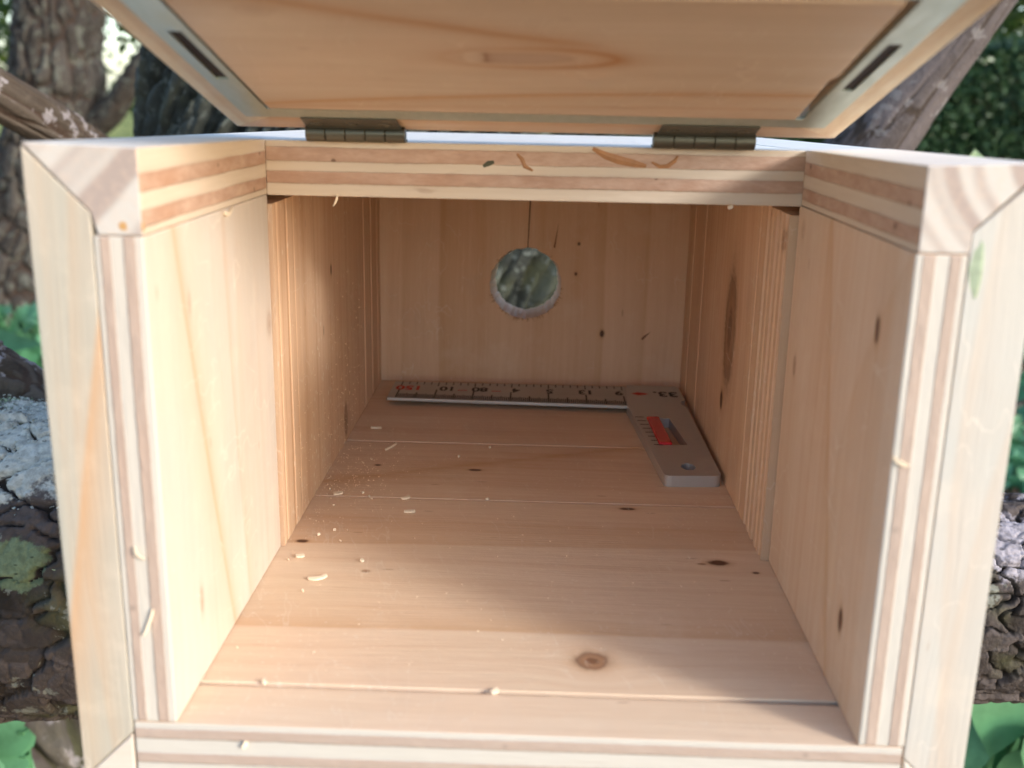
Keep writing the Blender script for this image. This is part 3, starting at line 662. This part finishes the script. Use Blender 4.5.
STN = plain('resin_brown', (0.36, 0.17, 0.07), 0.5, var=0.4, sc=30); OLV = plain('olive_fleck', (0.07, 0.07, 0.04), 0.7)
def rail_mark(name, pts, wd, mat, label):
    m = MB(); n = len(pts); vs = []
    for i, (x, z) in enumerate(pts):
        a = pts[max(i - 1, 0)]; b_ = pts[min(i + 1, n - 1)]; dx, dz = b_[0] - a[0], b_[1] - a[1]; L = math.hypot(dx, dz); k = wd * (0.25 + math.sin(math.pi * (i + .4) / (n - .2)))
        vs += [(x - dz / L * k, D1 - .0008, z + dx / L * k), (x + dz / L * k, D1 - .0008, z - dx / L * k), (x, D1 - .004, z)]
    fs = []
    for i in range(n - 1):
        a = i * 3; fs += [(a, a + 3, a + 5, a + 2), (a + 2, a + 5, a + 4, a + 1)]
    m.add(vs, fs, [0] * len(fs)); o = m.build(name, mat, box); o['label'] = label
rail_mark('bark_fleck', [(-0.185, 1.557), (-0.165, 1.568), (-0.145, 1.574)], 0.008, OLV, 'small dark olive fleck on the hinge rail')
rail_mark('resin_streak', [(-0.06, 1.605), (-0.04, 1.585), (-0.03, 1.56), (0.0, 1.545)], 0.007, STN, 'short orange resin streak at the middle of the hinge rail')
rail_mark('resin_streak', [(0.22, 1.630), (0.27, 1.605), (0.32, 1.590), (0.37, 1.580), (0.42, 1.570)], 0.013, STN, 'long brown resin streak right of the middle of the hinge rail')
rail_mark('resin_streak', [(0.44, 1.585), (0.47, 1.570), (0.50, 1.572), (0.525, 1.592), (0.535, 1.610)], 0.007, STN, 'hook shaped brown resin mark left of the right hinge')

# rear side boards
LRW = wood('left_rear_wood', 2, 1, stripes=[(1.345, 0.016, 0.5), (1.40, 0.012, 0.3), (1.50, 0.026, 0.6), (1.62, 0.010, 0.3), (1.78, 0.05, 0.22), (2.02, 0.02, 0.18), (2.3, 0.06, 0.15), (2.8, 0.05, 0.2)],
    knots=[(0.977, 2.392, 0.022, 0.014, 1.0), (0.117, 2.70, 0.075, 0.04, 0.8), (0.72, 2.18, 0.02, 0.01, 0.5)], off=14.0, fig=0.8, dust=0.8)
RRW = wood('right_rear_wood', 2, 1, stripes=[(1.325, 0.022, 0.8), (1.405, 0.012, 0.5), (1.48, 0.026, 0.7), (1.56, 0.010, 0.5), (1.64, 0.026, 0.65), (1.80, 0.02, 0.25), (2.9, 0.02, 0.2)],
    knots=[(0.74, 2.345, 0.25, 0.12, 0.95), (0.357, 2.44, 0.040, 0.03, 1.0), (1.30, 1.36, 0.035, 0.03, 0.5)], off=17.0, fig=0.9)
EDG = wood('panel_edge', 2, 0, base=(0.54, 0.38, 0.26), late=(0.42, 0.26, 0.16))
EDR = wood('panel_edge_right', 2, 0, base=(0.58, 0.40, 0.26), late=(0.42, 0.26, 0.15))
def grooved(x, xo, grooves, mats):
    pl = [(xo, D1 + .002), (x, D1 + .002)]; s_ = 1 if x > 0 else -1
    for (y0, w_, d_) in grooves: pl += [(x, y0 - w_ - .006), (x + s_ * d_, y0 - w_), (x + s_ * d_, y0 + w_), (x, y0 + w_ + .006)]
    pl += [(x, YB - .002), (xo, YB - .002)]; b = MB(); b.prism(pl, 2, 0.002, 1.400, 0, side=[1] + [0] * (len(pl) - 1)); return b.build('rear_side_panel', mats, box)
grooved(-0.985, -1.132, [(1.345, .012, .003), (1.50, .018, .004), (1.62, .008, .002), (3.36, .010, .005), (3.62, .012, .006), (3.86, .01, .005)], [LRW, EDG])
grooved(0.966, 1.132, [(1.325, .014, .008), (1.405, .010, .005), (1.48, .018, .009), (1.57, .008, .005), (1.65, .018, .008), (1.80, .010, .004), (3.30, .010, .006), (3.72, .014, .006)], [RRW, EDR])
# back panel with the entrance hole
BKW = wood('back_wood', 2, 0, bands=[(-0.602, 0.0, 0.0, 0, 0.22, 1, 0.45), (0.444, 0.0, 0.0, 0, 0.10, -1, 0.40), (0.711, 0.01, 0.0, 0, 0.05, -1, 0.45), (-0.85, 0.01, 0.0, 0, 0.05, 1, 0.3), (0.0, 0.0, 0.0, 0, 0.3, 1, 0.12)],
    knots=[(0.349, 0.446, 0.020, 0.012, 1.0), (0.925, 0.278, 0.01, 0.008, 1.0), (0.734, 0.265, 0.01, 0.008, 0.9)], off=23.0, fig=0.8)
def back_panel():
    cx, cz, r = -0.052, 0.664, 0.228; n = 72; vs = []; fs = []; rg = random.Random(4)
    x0, x1, z0, z1 = -1.128, 1.128, 0.002, 1.43
    for y in (YB, YE - .004):
        for i in range(n):
            a = 2 * math.pi * i / n; k = r + (rg.uniform(-0.006, 0.006) if y == YB else rg.uniform(-0.005, 0.004))
            vs.append((cx + (k - (0.022 if y > YB else 0)) * math.cos(a), y, cz + (k - (0.022 if y > YB else 0)) * math.sin(a)))
        for i in range(n):
            a = 2 * math.pi * i / n; c, s = math.cos(a), math.sin(a)
            tx = ((x1 if c > 0 else x0) - cx) / c if abs(c) > 1e-6 else 1e9; tz = ((z1 if s > 0 else z0) - cz) / s if abs(s) > 1e-6 else 1e9
            t = min(tx, tz); vs.append((cx + c * t, y, cz + s * t))
    A, B_, C_, D_ = 0, n, 2 * n, 3 * n
    for i in range(n):
        j = (i + 1) % n
        fs.append((A + i, A + j, B_ + j, B_ + i)); fs.append((C_ + i, D_ + i, D_ + j, C_ + j)); fs.append((A + i, C_ + i, C_ + j, A + j)); fs.append((B_ + i, B_ + j, D_ + j, D_ + i))
    o = mesh_obj('back_panel', vs, fs, BKW, box)
back_panel()
DARKW = plain('split_dark', (0.10, 0.05, 0.03), 0.8)
b = MB(); b.prism([(-0.047, 0.895), (-0.040, 1.17), (-0.038, 1.42), (-0.030, 1.42), (-0.032, 1.17), (-0.042, 0.895)], 1, YB - .004, YB + .002); b.build('drying_crack', DARKW, box)
# torn fibres round the hole
b = MB(); rg = random.Random(8)
for i in range(46):
    a = rg.uniform(-2.9, -0.1) if i < 36 else rg.uniform(0, 6.28); r0 = 0.226; L = rg.uniform(0.008, 0.03); wd = rg.uniform(0.002, 0.006)
    x, z = -0.052 + r0 * math.cos(a), 0.664 + r0 * math.sin(a); ex, ez = x + L * math.cos(a + rg.uniform(-.5, .5)), z + L * math.sin(a + rg.uniform(-.5, .5))
    px, pz = -math.sin(a) * wd, math.cos(a) * wd
    b.add([(x - px, YB - .004, z - pz), (x + px, YB - .004, z + pz), (ex, YB - rg.uniform(.006, .02), ez), (x, YB + .004, z)], [(0, 1, 2), (0, 2, 3), (1, 3, 2), (0, 3, 1)], [0] * 4)
b.build('torn_fibres', plain('fibre', (0.45, 0.26, 0.14), 0.8, var=0.4, sc=60), box)
for (x, z, dx, dz, nm) in ((0.118, 0.90, 0.028, 0.16, 'a'), (0.70, 0.32, 0.06, 0.055, 'b')):
    b = MB(); b.add([(x, YB - .003, z), (x + .010, YB - .003, z - .004), (x + dx, YB - .012, z + dz), (x + .004, YB + .002, z + .01)], [(0, 1, 2), (0, 2, 3), (1, 3, 2), (0, 3, 1)], [0] * 4)
    b.build('splinter', plain('splinter_brown', (0.20, 0.09, 0.045), 0.8), box)

# ------------------------------------------------------------------ lid (raised about 15 degrees)
TH = 0.262; LP0 = Vector((0, 1.268, 1.684)); LT = Vector((0, -math.cos(TH), math.sin(TH))); LN = Vector((0, -math.sin(TH), -math.cos(TH)))
def LW3(x, t, n): p = LP0 + LT * t + LN * n; return (x, p.y, p.z)
lid = MB(); LL = 1.66
def lid_prism(mb, poly, n0, n1, mi=0, tone=0.0, inset=0.0):
    k = len(poly); vs = [LW3(x, t, n0) for x, t in poly] + [LW3(x, t, n1) for x, t in poly]
    area = sum(poly[i][0] * poly[(i + 1) % k][1] - poly[(i + 1) % k][0] * poly[i][1] for i in range(k))
    fl_ = (area > 0) == (n1 > n0)
    c0 = tuple(range(k)); c1 = tuple(range(k, 2 * k)); fs = [c0 if fl_ else c0[::-1], c1[::-1] if fl_ else c1]
    for i in range(k):
        j = (i + 1) % k; q = (i, j, k + j, k + i); fs.append(q[::-1] if fl_ else q)
    mb.add(vs, fs, [mi] * len(fs), tone)
LIDF = wood('lid_side_wood', 1, 0, bands=[(-1.06, 0.0, 0.0, 0, 0.03, 1, 0.4), (1.06, 0.0, 0.0, 0, 0.03, -1, 0.4)], base=(0.78, 0.68, 0.48), off=26.0, fig=0.6)
LIDR = wood('lid_rear_wood', 0, 2, base=(0.66, 0.50, 0.34), off=29.0, fig=0.8)
# side members with a chamfered outer arris, rear and front members, mitred
def lid_side(s):
    m = MB()
    prof = [(0.925, 0.0), (1.095, 0.0), (1.160, -0.085), (1.160, -0.22), (0.925, -0.22)]
    def ends(x): return (x_off(x), LL - x_off(x))
    x_off = lambda x: max(0.0, 1.092 - x) * 0.95
    n = len(prof); vs = []
    for k in (0, 1):
        for (x, nn) in prof: vs.append(LW3(s * x, ends(x)[k], nn))
    fs = [tuple(range(n)), tuple(range(2 * n - 1, n - 1, -1))]
    for i in range(n): j = (i + 1) % n; fs.append((i, n + i, n + j, j))
    if s > 0: fs = [f[::-1] for f in fs]
    m.add(vs, fs, [0] * len(fs)); return m
lid_root = lid_side(-1).build('lid', LIDF, box, bevel=0.004)
lid_root['label'] = 'raised pine lid with a steel frame set in its underside'
lid_side(1).build('lid_edging', LIDF, lid_root, bevel=0.004)
def lid_end(t0, t1, sgn):
    m = MB(); xo = 1.094; d = 0.165
    a = [(-xo, t0), (xo, t0), (xo - d, t0 + sgn * d * 0.95), (-(xo - d), t0 + sgn * d * 0.95)]
    lid_prism(m, a, 0.0, -0.215); return m
lid_end(0, 0, 1).build('lid_edging', LIDR, lid_root, bevel=0.004)
lid_end(LL, 0, -1).build('lid_edging', LIDR, lid_root, bevel=0.004)
# inset wooden panel, knot with pale scar
LPW = wood('lid_panel_wood', 0, 1,
    bands=[(0.74, -0.13, 0.07, -0.1, 0.035, 1, 0.95), (0.74, -0.13, 0.07, -0.1, 0.02, -1, 0.6), (0.215, 0.33, 0.05, 0.07, 0.035, 1, 0.0), (0.86, -0.05, 0.02, 0.0, 0.03, 1, 0.4)],
    knots=[(-0.02, 0.372, 0.13, 0.045, 0.0), (-0.69, 0.03, 0.05, 0.04, 0.2)], base=(0.62, 0.51, 0.40), late=(0.50, 0.35, 0.23), off=32.0, fig=0.6)
# spindle shaped heart shake round the knot
def spindle():
    T = LPW.node_tree; B = MatB.__new__(MatB); B.m = LPW; B.T = T; B.p = T.nodes['Principled BSDF']
    tc = T.nodes.new('ShaderNodeTexCoord'); mp = T.nodes.new('ShaderNodeVectorMath'); mp.operation = 'SCALE'; mp.inputs[3].default_value = 10
    T.links.new(tc.outputs['Object'], mp.inputs[0]); sp = T.nodes.new('ShaderNodeSeparateXYZ'); T.links.new(mp.outputs[0], sp.inputs[0])
    P = [V(T, q) for q in sp.outputs]
    old = V(T, B.p.inputs['Base Color'].links[0].from_socket)
    ny = (B.noise(P[0] * 2, P[1] * 2, 0.0, 1.0, 2) - 0.5) * 0.03
    x = P[0] + 0.04; y = P[1] - 0.372 + ny
    # ellipse whose outline thickens to the right
    d = ((x - 0.03) * (x - 0.03) * (1 / 0.25 ** 2) + y * y * (1 / 0.085 ** 2)).sqrt()
    ring = ((d - 1.0).abs() * -4.5).exp() * x.ss(-0.25, 0.25, 0.35, 1.0)
    yy = P[1] - 0.225 - (P[0] - 0.07) * 0.30 + (P[0] - 0.07) * (P[0] - 0.07) * 0.10 + ny
    arc = ((yy.abs() * -24.0).exp()) * P[0].ss(0.28, 0.05)
    old = B.mix(arc * 0.8, old, (0.46, 0.24, 0.11))
    c = B.mix(ring * 1.0, old, (0.46, 0.23, 0.10))
    core = ((x + 0.0) * (x + 0.0) * (1 / 0.15 ** 2) + y * y * (1 / 0.045 ** 2)).sqrt()
    c = B.mix(core.ss(1.15, 0.8) * 0.75, c, (0.47, 0.33, 0.25)); c = B.mix(((core - 1.0).abs() * -9.0).exp() * 0.45, c, (0.40, 0.24, 0.15))
    px = (P[0] + 0.165) * (1 / 0.030); py = (P[1] - 0.37) * (1 / 0.045); pq = (px * px + py * py).sqrt()
    c = B.mix(pq.ss(1.3, 0.8) * 0.8, c, (0.66, 0.52, 0.40)); c = B.mix(((P[0] + 0.13).abs() * -90.0).exp() * ((P[1] - 0.37).abs()).ss(0.055, 0.03) * 0.8, c, (0.28, 0.15, 0.09))
    B.color(c)
spindle()
m = MB(); lid_prism(m, [(-0.900, 0.312), (0.885, 0.300), (0.873, 0.76), (0.887, 0.80), (0.880, 1.40), (-0.902, 1.40)], 0.012, -0.20)
m.build('inset_panel', LPW, lid_root, bevel=0.006)
# steel frame round the panel
STL = steel('zinc_steel', (0.55, 0.62, 0.56), 0.45, 1); BRS = steel('brass_plated', (0.15, 0.145, 0.115), 0.42, 0)
m = MB(); hw = 1.012; iw = 0.912
def strip_with_slot(s):
    """side strip of the frame with a long slot at x=s*0.962, t .64..1.09"""
    xi, xo = s * iw, s * hw; a, c = s * 0.938, s * 0.976; t0, t1, t2, t3 = 0.185, 0.645, 1.09, 1.47
    for (p, q, u, v_) in ((xi, xo, t0, t1), (xi, a, t1, t2), (c, xo, t1, t2), (xi, xo, t2, t3)):
        lid_prism(m, [(p, u), (q, u), (q, v_), (p, v_)], 0.008, -0.004)
strip_with_slot(-1); strip_with_slot(1)
lid_prism(m, [(-iw, 0.185), (iw, 0.185), (iw, 0.292), (-iw, 0.292)], 0.008, -0.004)
lid_prism(m, [(-iw, 1.415), (iw, 1.415), (iw, 1.47), (-iw, 1.47)], 0.008, -0.004)
fr = m.build('steel_frame', STL, lid_root)
for s in (-1, 1):
    m = MB(); lid_prism(m, [(s * 0.938, 0.645), (s * 0.976, 0.645), (s * 0.976, 1.09), (s * 0.938, 1.09)], 0.001, -0.003)
    o = m.build('slot', plain('slot_dark', (0.02, 0.012, 0.01), 0.8), fr)

# ------------------------------------------------------------------ hinges
def hinge(xa, xb):
    axy, axz, r = 1.245, 1.668, 0.031
    L = (xb - xa) / 5; root = None
    m = MB(); xm = (xa + xb) / 2; hl = (xb - xa) / 2 - 0.008; k_ = xm * 0.02; lid_prism(m, [(xm - hl, -0.01), (xm + hl, -0.01), (xm + hl * .96, 0.19), (xm - hl * .96, 0.19)], 0.013, 0.0085)
    leaf = m.build('hinge', BRS, box, bevel=0.002)
    m = MB(); m.box(xa + .01, xb - .01, D1 - 0.014, D1 - 0.003, 1.60, 1.64)
    m = MB(); m.box(xa, xb, D1 - 0.03, D1 + 0.012, H + .001, H + .011); m.build('leaf', BRS, leaf, bevel=0.002)
    for k in range(5):
        n = 28; x0 = xa + k * L + 0.0012; x1 = xa + (k + 1) * L - 0.0012; e = 0.002
        vs = []
        for (x, q) in ((x0, r - e), (x0 + e, r), (x1 - e, r), (x1, r - e)):
            for i in range(n): a = 2 * math.pi * i / n; vs.append((x, axy + q * math.cos(a), axz + q * math.sin(a)))
        fs = [tuple(range(n))[::-1], tuple(range(3 * n, 4 * n))]
        for j in range(3):
            for i in range(n): fs.append((j * n + i, j * n + (i + 1) % n, (j + 1) * n + (i + 1) % n, (j + 1) * n + i))
        o = mesh_obj('knuckle', vs, fs, BRS, leaf, smooth=True)
        o.modifiers.new('es', 'EDGE_SPLIT').split_angle = math.radians(22)
    vs = []; n = 16
    for x in (xa + .003, xb - .003):
        for i in range(n): a = 2 * math.pi * i / n; vs.append((x, axy + 0.022 * math.cos(a), axz + 0.022 * math.sin(a)))
    mesh_obj('pin', vs, [tuple(range(n))[::-1], tuple(range(n, 2 * n))] + [(i, (i + 1) % n, n + (i + 1) % n, n + i) for i in range(n)], plain('pin_dark', (0.05, 0.045, 0.035), 0.5, 0.8), leaf)
    for k in range(3):
        x = xa + (k + 0.5) * (xb - xa) / 3; vs = []; n = 20
        for (rad, nn) in ((0.024, 0.013), (0.022, 0.016), (0.010, 0.016), (0.008, 0.014)):
            for i in range(n): a = 2 * math.pi * i / n; vs.append(LW3(x + rad * math.cos(a), 0.12 + rad * math.sin(a), nn))
        fs = [tuple(range(3 * n, 4 * n))]
        for j in range(3):
            for i in range(n): fs.append((j * n + i, j * n + (i + 1) % n, (j + 1) * n + (i + 1) % n, (j + 1) * n + i))
        mesh_obj('screw', vs, fs, BRS, leaf)
hinge(-0.835, -0.468); hinge(0.435, 0.806)

# ------------------------------------------------------------------ try square
ALU = steel('aluminium', (0.58, 0.56, 0.54), 0.55, 0); ALH = plain('handle_alloy', (0.50, 0.485, 0.47), 0.42, 0.6, 0.06, 20); INK = plain('black_ink', (0.012, 0.012, 0.012), 0.6); REDI = plain('red_ink', (0.55, 0.03, 0.02), 0.6)
sq = empty('try_square', (0.75, 3.6, 0)); tag(sq, 'metal try square with red vial in its handle, lying on the box floor', 'try square')
ZT = 0.052
def blade_y(x, k):     # k 0 near edge, 1 far edge
    return (3.405 + (x + 0.869) * -0.030) if k == 0 else (3.79 + (x + 0.869) * 0.010)
m = MB(); m.prism([(-0.869, blade_y(-0.869, 0)), (0.60, blade_y(0.60, 0)), (0.60, blade_y(0.6, 1)), (-0.869, blade_y(-0.869, 1))], 2, 0.028, ZT - .004)
blade = m.build('blade', ALU, sq, bevel=0.004)
inkb = MB(); zi = ZT - .004 + .0012
def mark(x, y0, y1, wd, mb=inkb):
    mb.add([(x - wd, y0, zi), (x + wd, y0, zi), (x + wd, y1, zi), (x - wd, y1, zi)], [(0, 1, 2, 3)], [0])
x = -0.84; k = 0; XL = -0.585; PX = 0.231
while True:
    x = -0.585 - PX + k * PX / 20
    if x > 0.585: break
    if x > -0.86:
        L = 0.085 if k % 5 else 0.10
        if k % 10 == 0: L = 0.12
        if k % 20 == 0: L = 0.20
        mark(x, blade_y(x, 0) + .012, blade_y(x, 0) + .012 + L, 0.0034 if k % 10 else 0.0048)
    if x > -0.86 and k % 4 == 0: mark(x, blade_y(x, 1) - .010 - (0.09 if k % 20 == 0 else 0.055), blade_y(x, 1) - .008, 0.0036)
    k += 1
def text_mesh(s, x, y, sx, sy, z, rot=math.pi):
    cu = bpy.data.curves.new('t', 'FONT'); cu.body = s; cu.size = 1.0; cu.align_x = 'CENTER'; cu.offset = 0.035
    o = bpy.data.objects.new('t', cu); col.objects.link(o); dg = bpy.context.evaluated_depsgraph_get(); dg.update()
    me = bpy.data.meshes.new_from_object(o.evaluated_get(dg)); bpy.data.objects.remove(o)
    out = []
    for vtx in me.vertices:
        a, b_ = (vtx.co.x) * sx, (vtx.co.y - 0.35) * sy
        out.append((x + a * math.cos(rot) - b_ * math.sin(rot), y + a * math.sin(rot) + b_ * math.cos(rot), z))
    fs = [tuple(p.vertices) for p in me.polygons]; return out, fs
redb = MB()
for s, tx in (('10', -0.520), ('80', -0.319), ('4', -0.095), ('5', 0.115), ('13', 0.340), ('9', 0.545)):
    vs, fs = text_mesh(s, tx, 3.635, 0.10, 0.13, zi); mesh_obj('numeral', vs, fs, INK, blade)
vs, fs = text_mesh('150', -0.760, 3.635, 0.11, 0.13, zi); mesh_obj('numeral', vs, fs, REDI, blade)
for tx in (-0.425, -0.215):
    redb = MB(); redb.add([(tx - .03, 3.60, zi), (tx + .03, 3.60, zi), (tx + .03, 3.615, zi), (tx - .03, 3.615, zi)], [(0, 1, 2, 3)], [0]); redb.build('red_dash', REDI, blade)
inkb.build('scale_marks', INK, blade)
# handle: outline with rounded corners, a notch, a slot and a hang hole
def rounded(pts, r, n=5):
    out = []
    for i in range(len(pts)):
        p = Vector(pts[i]); a = (Vector(pts[i - 1]) - p); b_ = (Vector(pts[(i + 1) % len(pts)]) - p); rr_ = min(r, a.length * .45, b_.length * .45)
        a = p + a.normalized() * rr_; c = p + b_.normalized() * rr_
        for k in range(n + 1): t = k / n; out.append(tuple(a * (1 - t) ** 2 + p * 2 * t * (1 - t) + c * t * t))
    return out
outer = rounded([(0.664, 2.120), (0.942, 2.140), (0.926, 3.36), (0.905, 3.37), (0.905, 3.45), (0.935, 3.47), (0.925, 3.800), (0.602, 3.806), (0.575, 3.355)], 0.035)
slot = [(0.690, 2.60), (0.838, 2.61), (0.795, 3.09), (0.699, 3.085)]
hole = [(0.796 + 0.036 * math.cos(a), 2.262 + 0.052 * math.sin(a)) for a in np.linspace(0, 2 * math.pi, 20, endpoint=False)]
def holed(name, outer, holes, z0, z1, mat, parent, bevel=0.004):
    bm = bmesh.new(); base = root_loc(parent)
    edges = []
    for loop in [outer] + holes:
        vv = [bm.verts.new(((p[0] - base.x) * S, (p[1] - base.y) * S, (z0 - base.z) * S)) for p in loop]
        edges += [bm.edges.new((vv[i], vv[(i + 1) % len(vv)])) for i in range(len(vv))]
    bmesh.ops.triangle_fill(bm, use_beauty=True, use_dissolve=False, edges=edges)
    r_ = bmesh.ops.extrude_face_region(bm, geom=bm.faces[:])
    for v_ in [g for g in r_['geom'] if isinstance(g, bmesh.types.BMVert)]: v_.co.z += (z1 - z0) * S
    bmesh.ops.recalc_face_normals(bm, faces=bm.faces[:])
    me = bpy.data.meshes.new(name); bm.to_mesh(me); bm.free(); me.materials.append(mat)
    o = bpy.data.objects.new(name, me); col.objects.link(o); o.parent = parent
    if bevel: b = o.modifiers.new('bevel', 'BEVEL'); b.width = bevel * S; b.segments = 2; b.limit_method = 'ANGLE'
    return o
handle = holed('handle', outer, [slot, hole], 0.001, ZT + .006, ALH, sq, 0.006)
zi = ZT + .006 + .0012
ink2 = MB()
for i in range(8):
    t = i / 7; y = 3.10 - 0.50 * t; x0 = 0.600 + 0.060 * t; L = 0.05 if i % 1 == 0 else 0.03
    ink2.add([(x0, y - .006, zi), (x0 + L, y - .006, zi), (x0 + L, y + .006, zi), (x0, y + .006, zi)], [(0, 1, 2, 3)], [0])
vs, fs = text_mesh('33.', 0.830, 3.60, 0.125, 0.15, zi); mesh_obj('numeral', vs, fs, INK, handle)
ink2.build('scale_marks', INK, handle)
m = MB(); m.add([(0.615, 3.60, zi), (0.66, 3.635, zi), (0.70, 3.62, zi), (0.725, 3.60, zi), (0.70, 3.58, zi), (0.66, 3.565, zi)], [(0, 5, 4, 3, 2, 1)], [0]); m.build('red_emblem', REDI, handle)
m = MB(); m.prism([(0.687, 2.602), (0.757, 2.605), (0.735, 3.084), (0.664, 3.080)], 2, 0.02, ZT + .020)
m.build('red_vial', plain('red_plastic', (0.50, 0.008, 0.012), 0.25, var=0.05), sq, bevel=0.008)

# ------------------------------------------------------------------ loose shavings and sawdust
CH = plain('shaving_wood', (0.74, 0.62, 0.46), 0.7, var=0.1)
def shaving(x, y, z, L, wd, ang, curl, label, seed, nrm='z', side=1):
    m = MB(); rg = random.Random(seed); n = 6; vs = []
    for i in range(n + 1):
        t = i / n - 0.5; px = t * L; py = curl * (t * t * 4 - 1) * L * 0.25; h = 0.002 + 0.12 * L * abs(curl) * (0.25 - t * t)
        wv = wd * (1 - 1.6 * t * t) * rg.uniform(0.8, 1.15)
        for (q, hh) in ((-0.5, 0), (0.5, 0.004), (0.5, 0.010), (-0.5, 0.007)):
            a = px * math.cos(ang) - (py + q * wv) * math.sin(ang); b_ = px * math.sin(ang) + (py + q * wv) * math.cos(ang)
            if nrm == 'z': vs.append((x + a, y + b_, z + h + hh))
            elif nrm == 'y': vs.append((x + a, y - h - hh, z + b_))
            else: vs.append((x + side * (h + hh), y + a, z + b_))
    fs = [(3, 2, 1, 0), tuple(n * 4 + k for k in range(4))]
    for i in range(n):
        for k in range(4): fs.append((i * 4 + k, i * 4 + (k + 1) % 4, i * 4 + 4 + (k + 1) % 4, i * 4 + 4 + k))
    o = mesh_obj('wood_shaving', vs, fs, CH, loc=(x, y, z)); tag(o, label, 'wood shaving', 'loose wood shavings'); return o
shaving(-0.79, 1.00, 0.0, 0.075, 0.018, 0.5, 0.9, 'longest curled pale shaving on the floor left of centre', 1)
shaving(-0.90, 1.19, 0.0, 0.034, 0.020, 0.3, 0.3, 'pale wood chip nearest the foot of the left wall step', 2)
shaving(-0.645, 1.165, 0.0, 0.018, 0.016, 1.2, 0.2, 'small round chip right of the chip near the left wall step', 3)
shaving(-0.07, 0.225, 0.0, 0.028, 0.016, 0.8, 0.4, 'cream chip caught on the front gap between floor boards', 4)
shaving(-0.80, 0.235, 0.0, 0.020, 0.014, 1.5, 0.3, 'pale crumb on the left end of the front board gap', 5)
shaving(-0.88, 1.90, 0.0, 0.045, 0.026, 0.4, 0.4, 'pale chip at the left end of the middle board gap', 6)
shaving(-0.73, 2.60, 0.0, 0.12, 0.010, 1.2, 0.1, 'thin upright splinter crossing the rear board gap', 7)
shaving(-0.96 + .1, 2.93, 0.0, 0.06, 0.016, 0.0, 0.1, 'flat splinter lying beyond the rear board gap at left', 8)
shaving(-0.52, 1.70, 0.0, 0.05, 0.018, 0.2, 0.3, 'oval chip in front of the middle board gap', 9)
shaving(-0.56, 1.87, 0.0, 0.05, 0.018, 0.9, 0.9, 'small curl sitting on the middle board gap', 10)
shaving(-0.18, 1.88, 0.0, 0.018, 0.012, 0.9, 0.2, 'tiny crumb on the middle board gap, right of the curl', 11)
shaving(-1.07, 0.0, 0.545, 0.045, 0.010, -0.9, 0.8, 'curled shaving clinging to the front left plywood edge', 12, 'y')
shaving(-1.06, 0.0, 0.33, 0.09, 0.006, 1.2, 0.15, 'long thin splinter on the front left plywood edge', 13, 'y')
shaving(-0.80, 0.0, -0.06, 0.024, 0.014, 1.2, 0.3, 'pale chip on the bottom front plywood edge', 14, 'y')
shaving(-0.74, D1, 1.42, 0.045, 0.007, 1.2, 0.3, 'splinter hanging under the hinged rail at left', 15, 'y')
shaving(0.66, D1, 1.645, 0.02, 0.016, 0.3, 0.3, 'crumb below the right hinge barrel', 16, 'y')
shaving(0.74, D1, 1.428, 0.02, 0.014, 0.3, 0.3, 'burr under the hinged rail at right', 17, 'y')
shaving(1.02, 0.0, 0.88, 0.05, 0.014, -0.5, 0.3, 'white splinter on the front right plywood edge', 18, 'y')
shaving(-1.0, 0.75, 1.43, 0.09, 0.016, 0.1, 0.5, 'torn fibre under the left top rail', 19, 'x')
rg = random.Random(31)
for i in range(14):
    x = -0.95 + abs(rg.gauss(0, 0.28)) ; y = rg.uniform(0.7, 2.65)
    shaving(x, y, 0.0, rg.uniform(0.006, 0.014), rg.uniform(0.004, 0.008), rg.uniform(0, 3), 0.2, 'tiny pale wood crumb on the left half of the box floor', 100 + i)
# sawdust
rng = np.random.default_rng(2); n = 420
P = np.zeros((n, 3)); P[:, 0] = -0.975 + np.abs(rng.normal(size=n)) * 0.16; P[:, 1] = rng.normal(size=n) * 0.32 + 2.15; P[:, 2] = 0.003
P = P[(P[:, 1] > 1.35) & (P[:, 1] < 3.3)]; e = 260; Q = np.zeros((e, 3)); Q[:, 0] = rng.uniform(-0.98, 0.95, e); Q[:, 1] = rng.uniform(0.05, 3.3, e); Q[:, 2] = 0.003
W_ = np.zeros((350, 3)); W_[:, 0] = -0.982; W_[:, 1] = rng.uniform(1.5, 3.4, 350); W_[:, 2] = rng.uniform(0.02, 1.1, 350) * rng.uniform(0.3, 1, 350)
P = np.concatenate([P, Q, W_]); v, f, t = leaf_quads(P, 0.0055, rng, aspect=0.6)
tag(mesh_obj('sawdust', v, f, CH), 'fine pale sawdust on the floor and left wall inside the box', 'sawdust', kind='stuff')
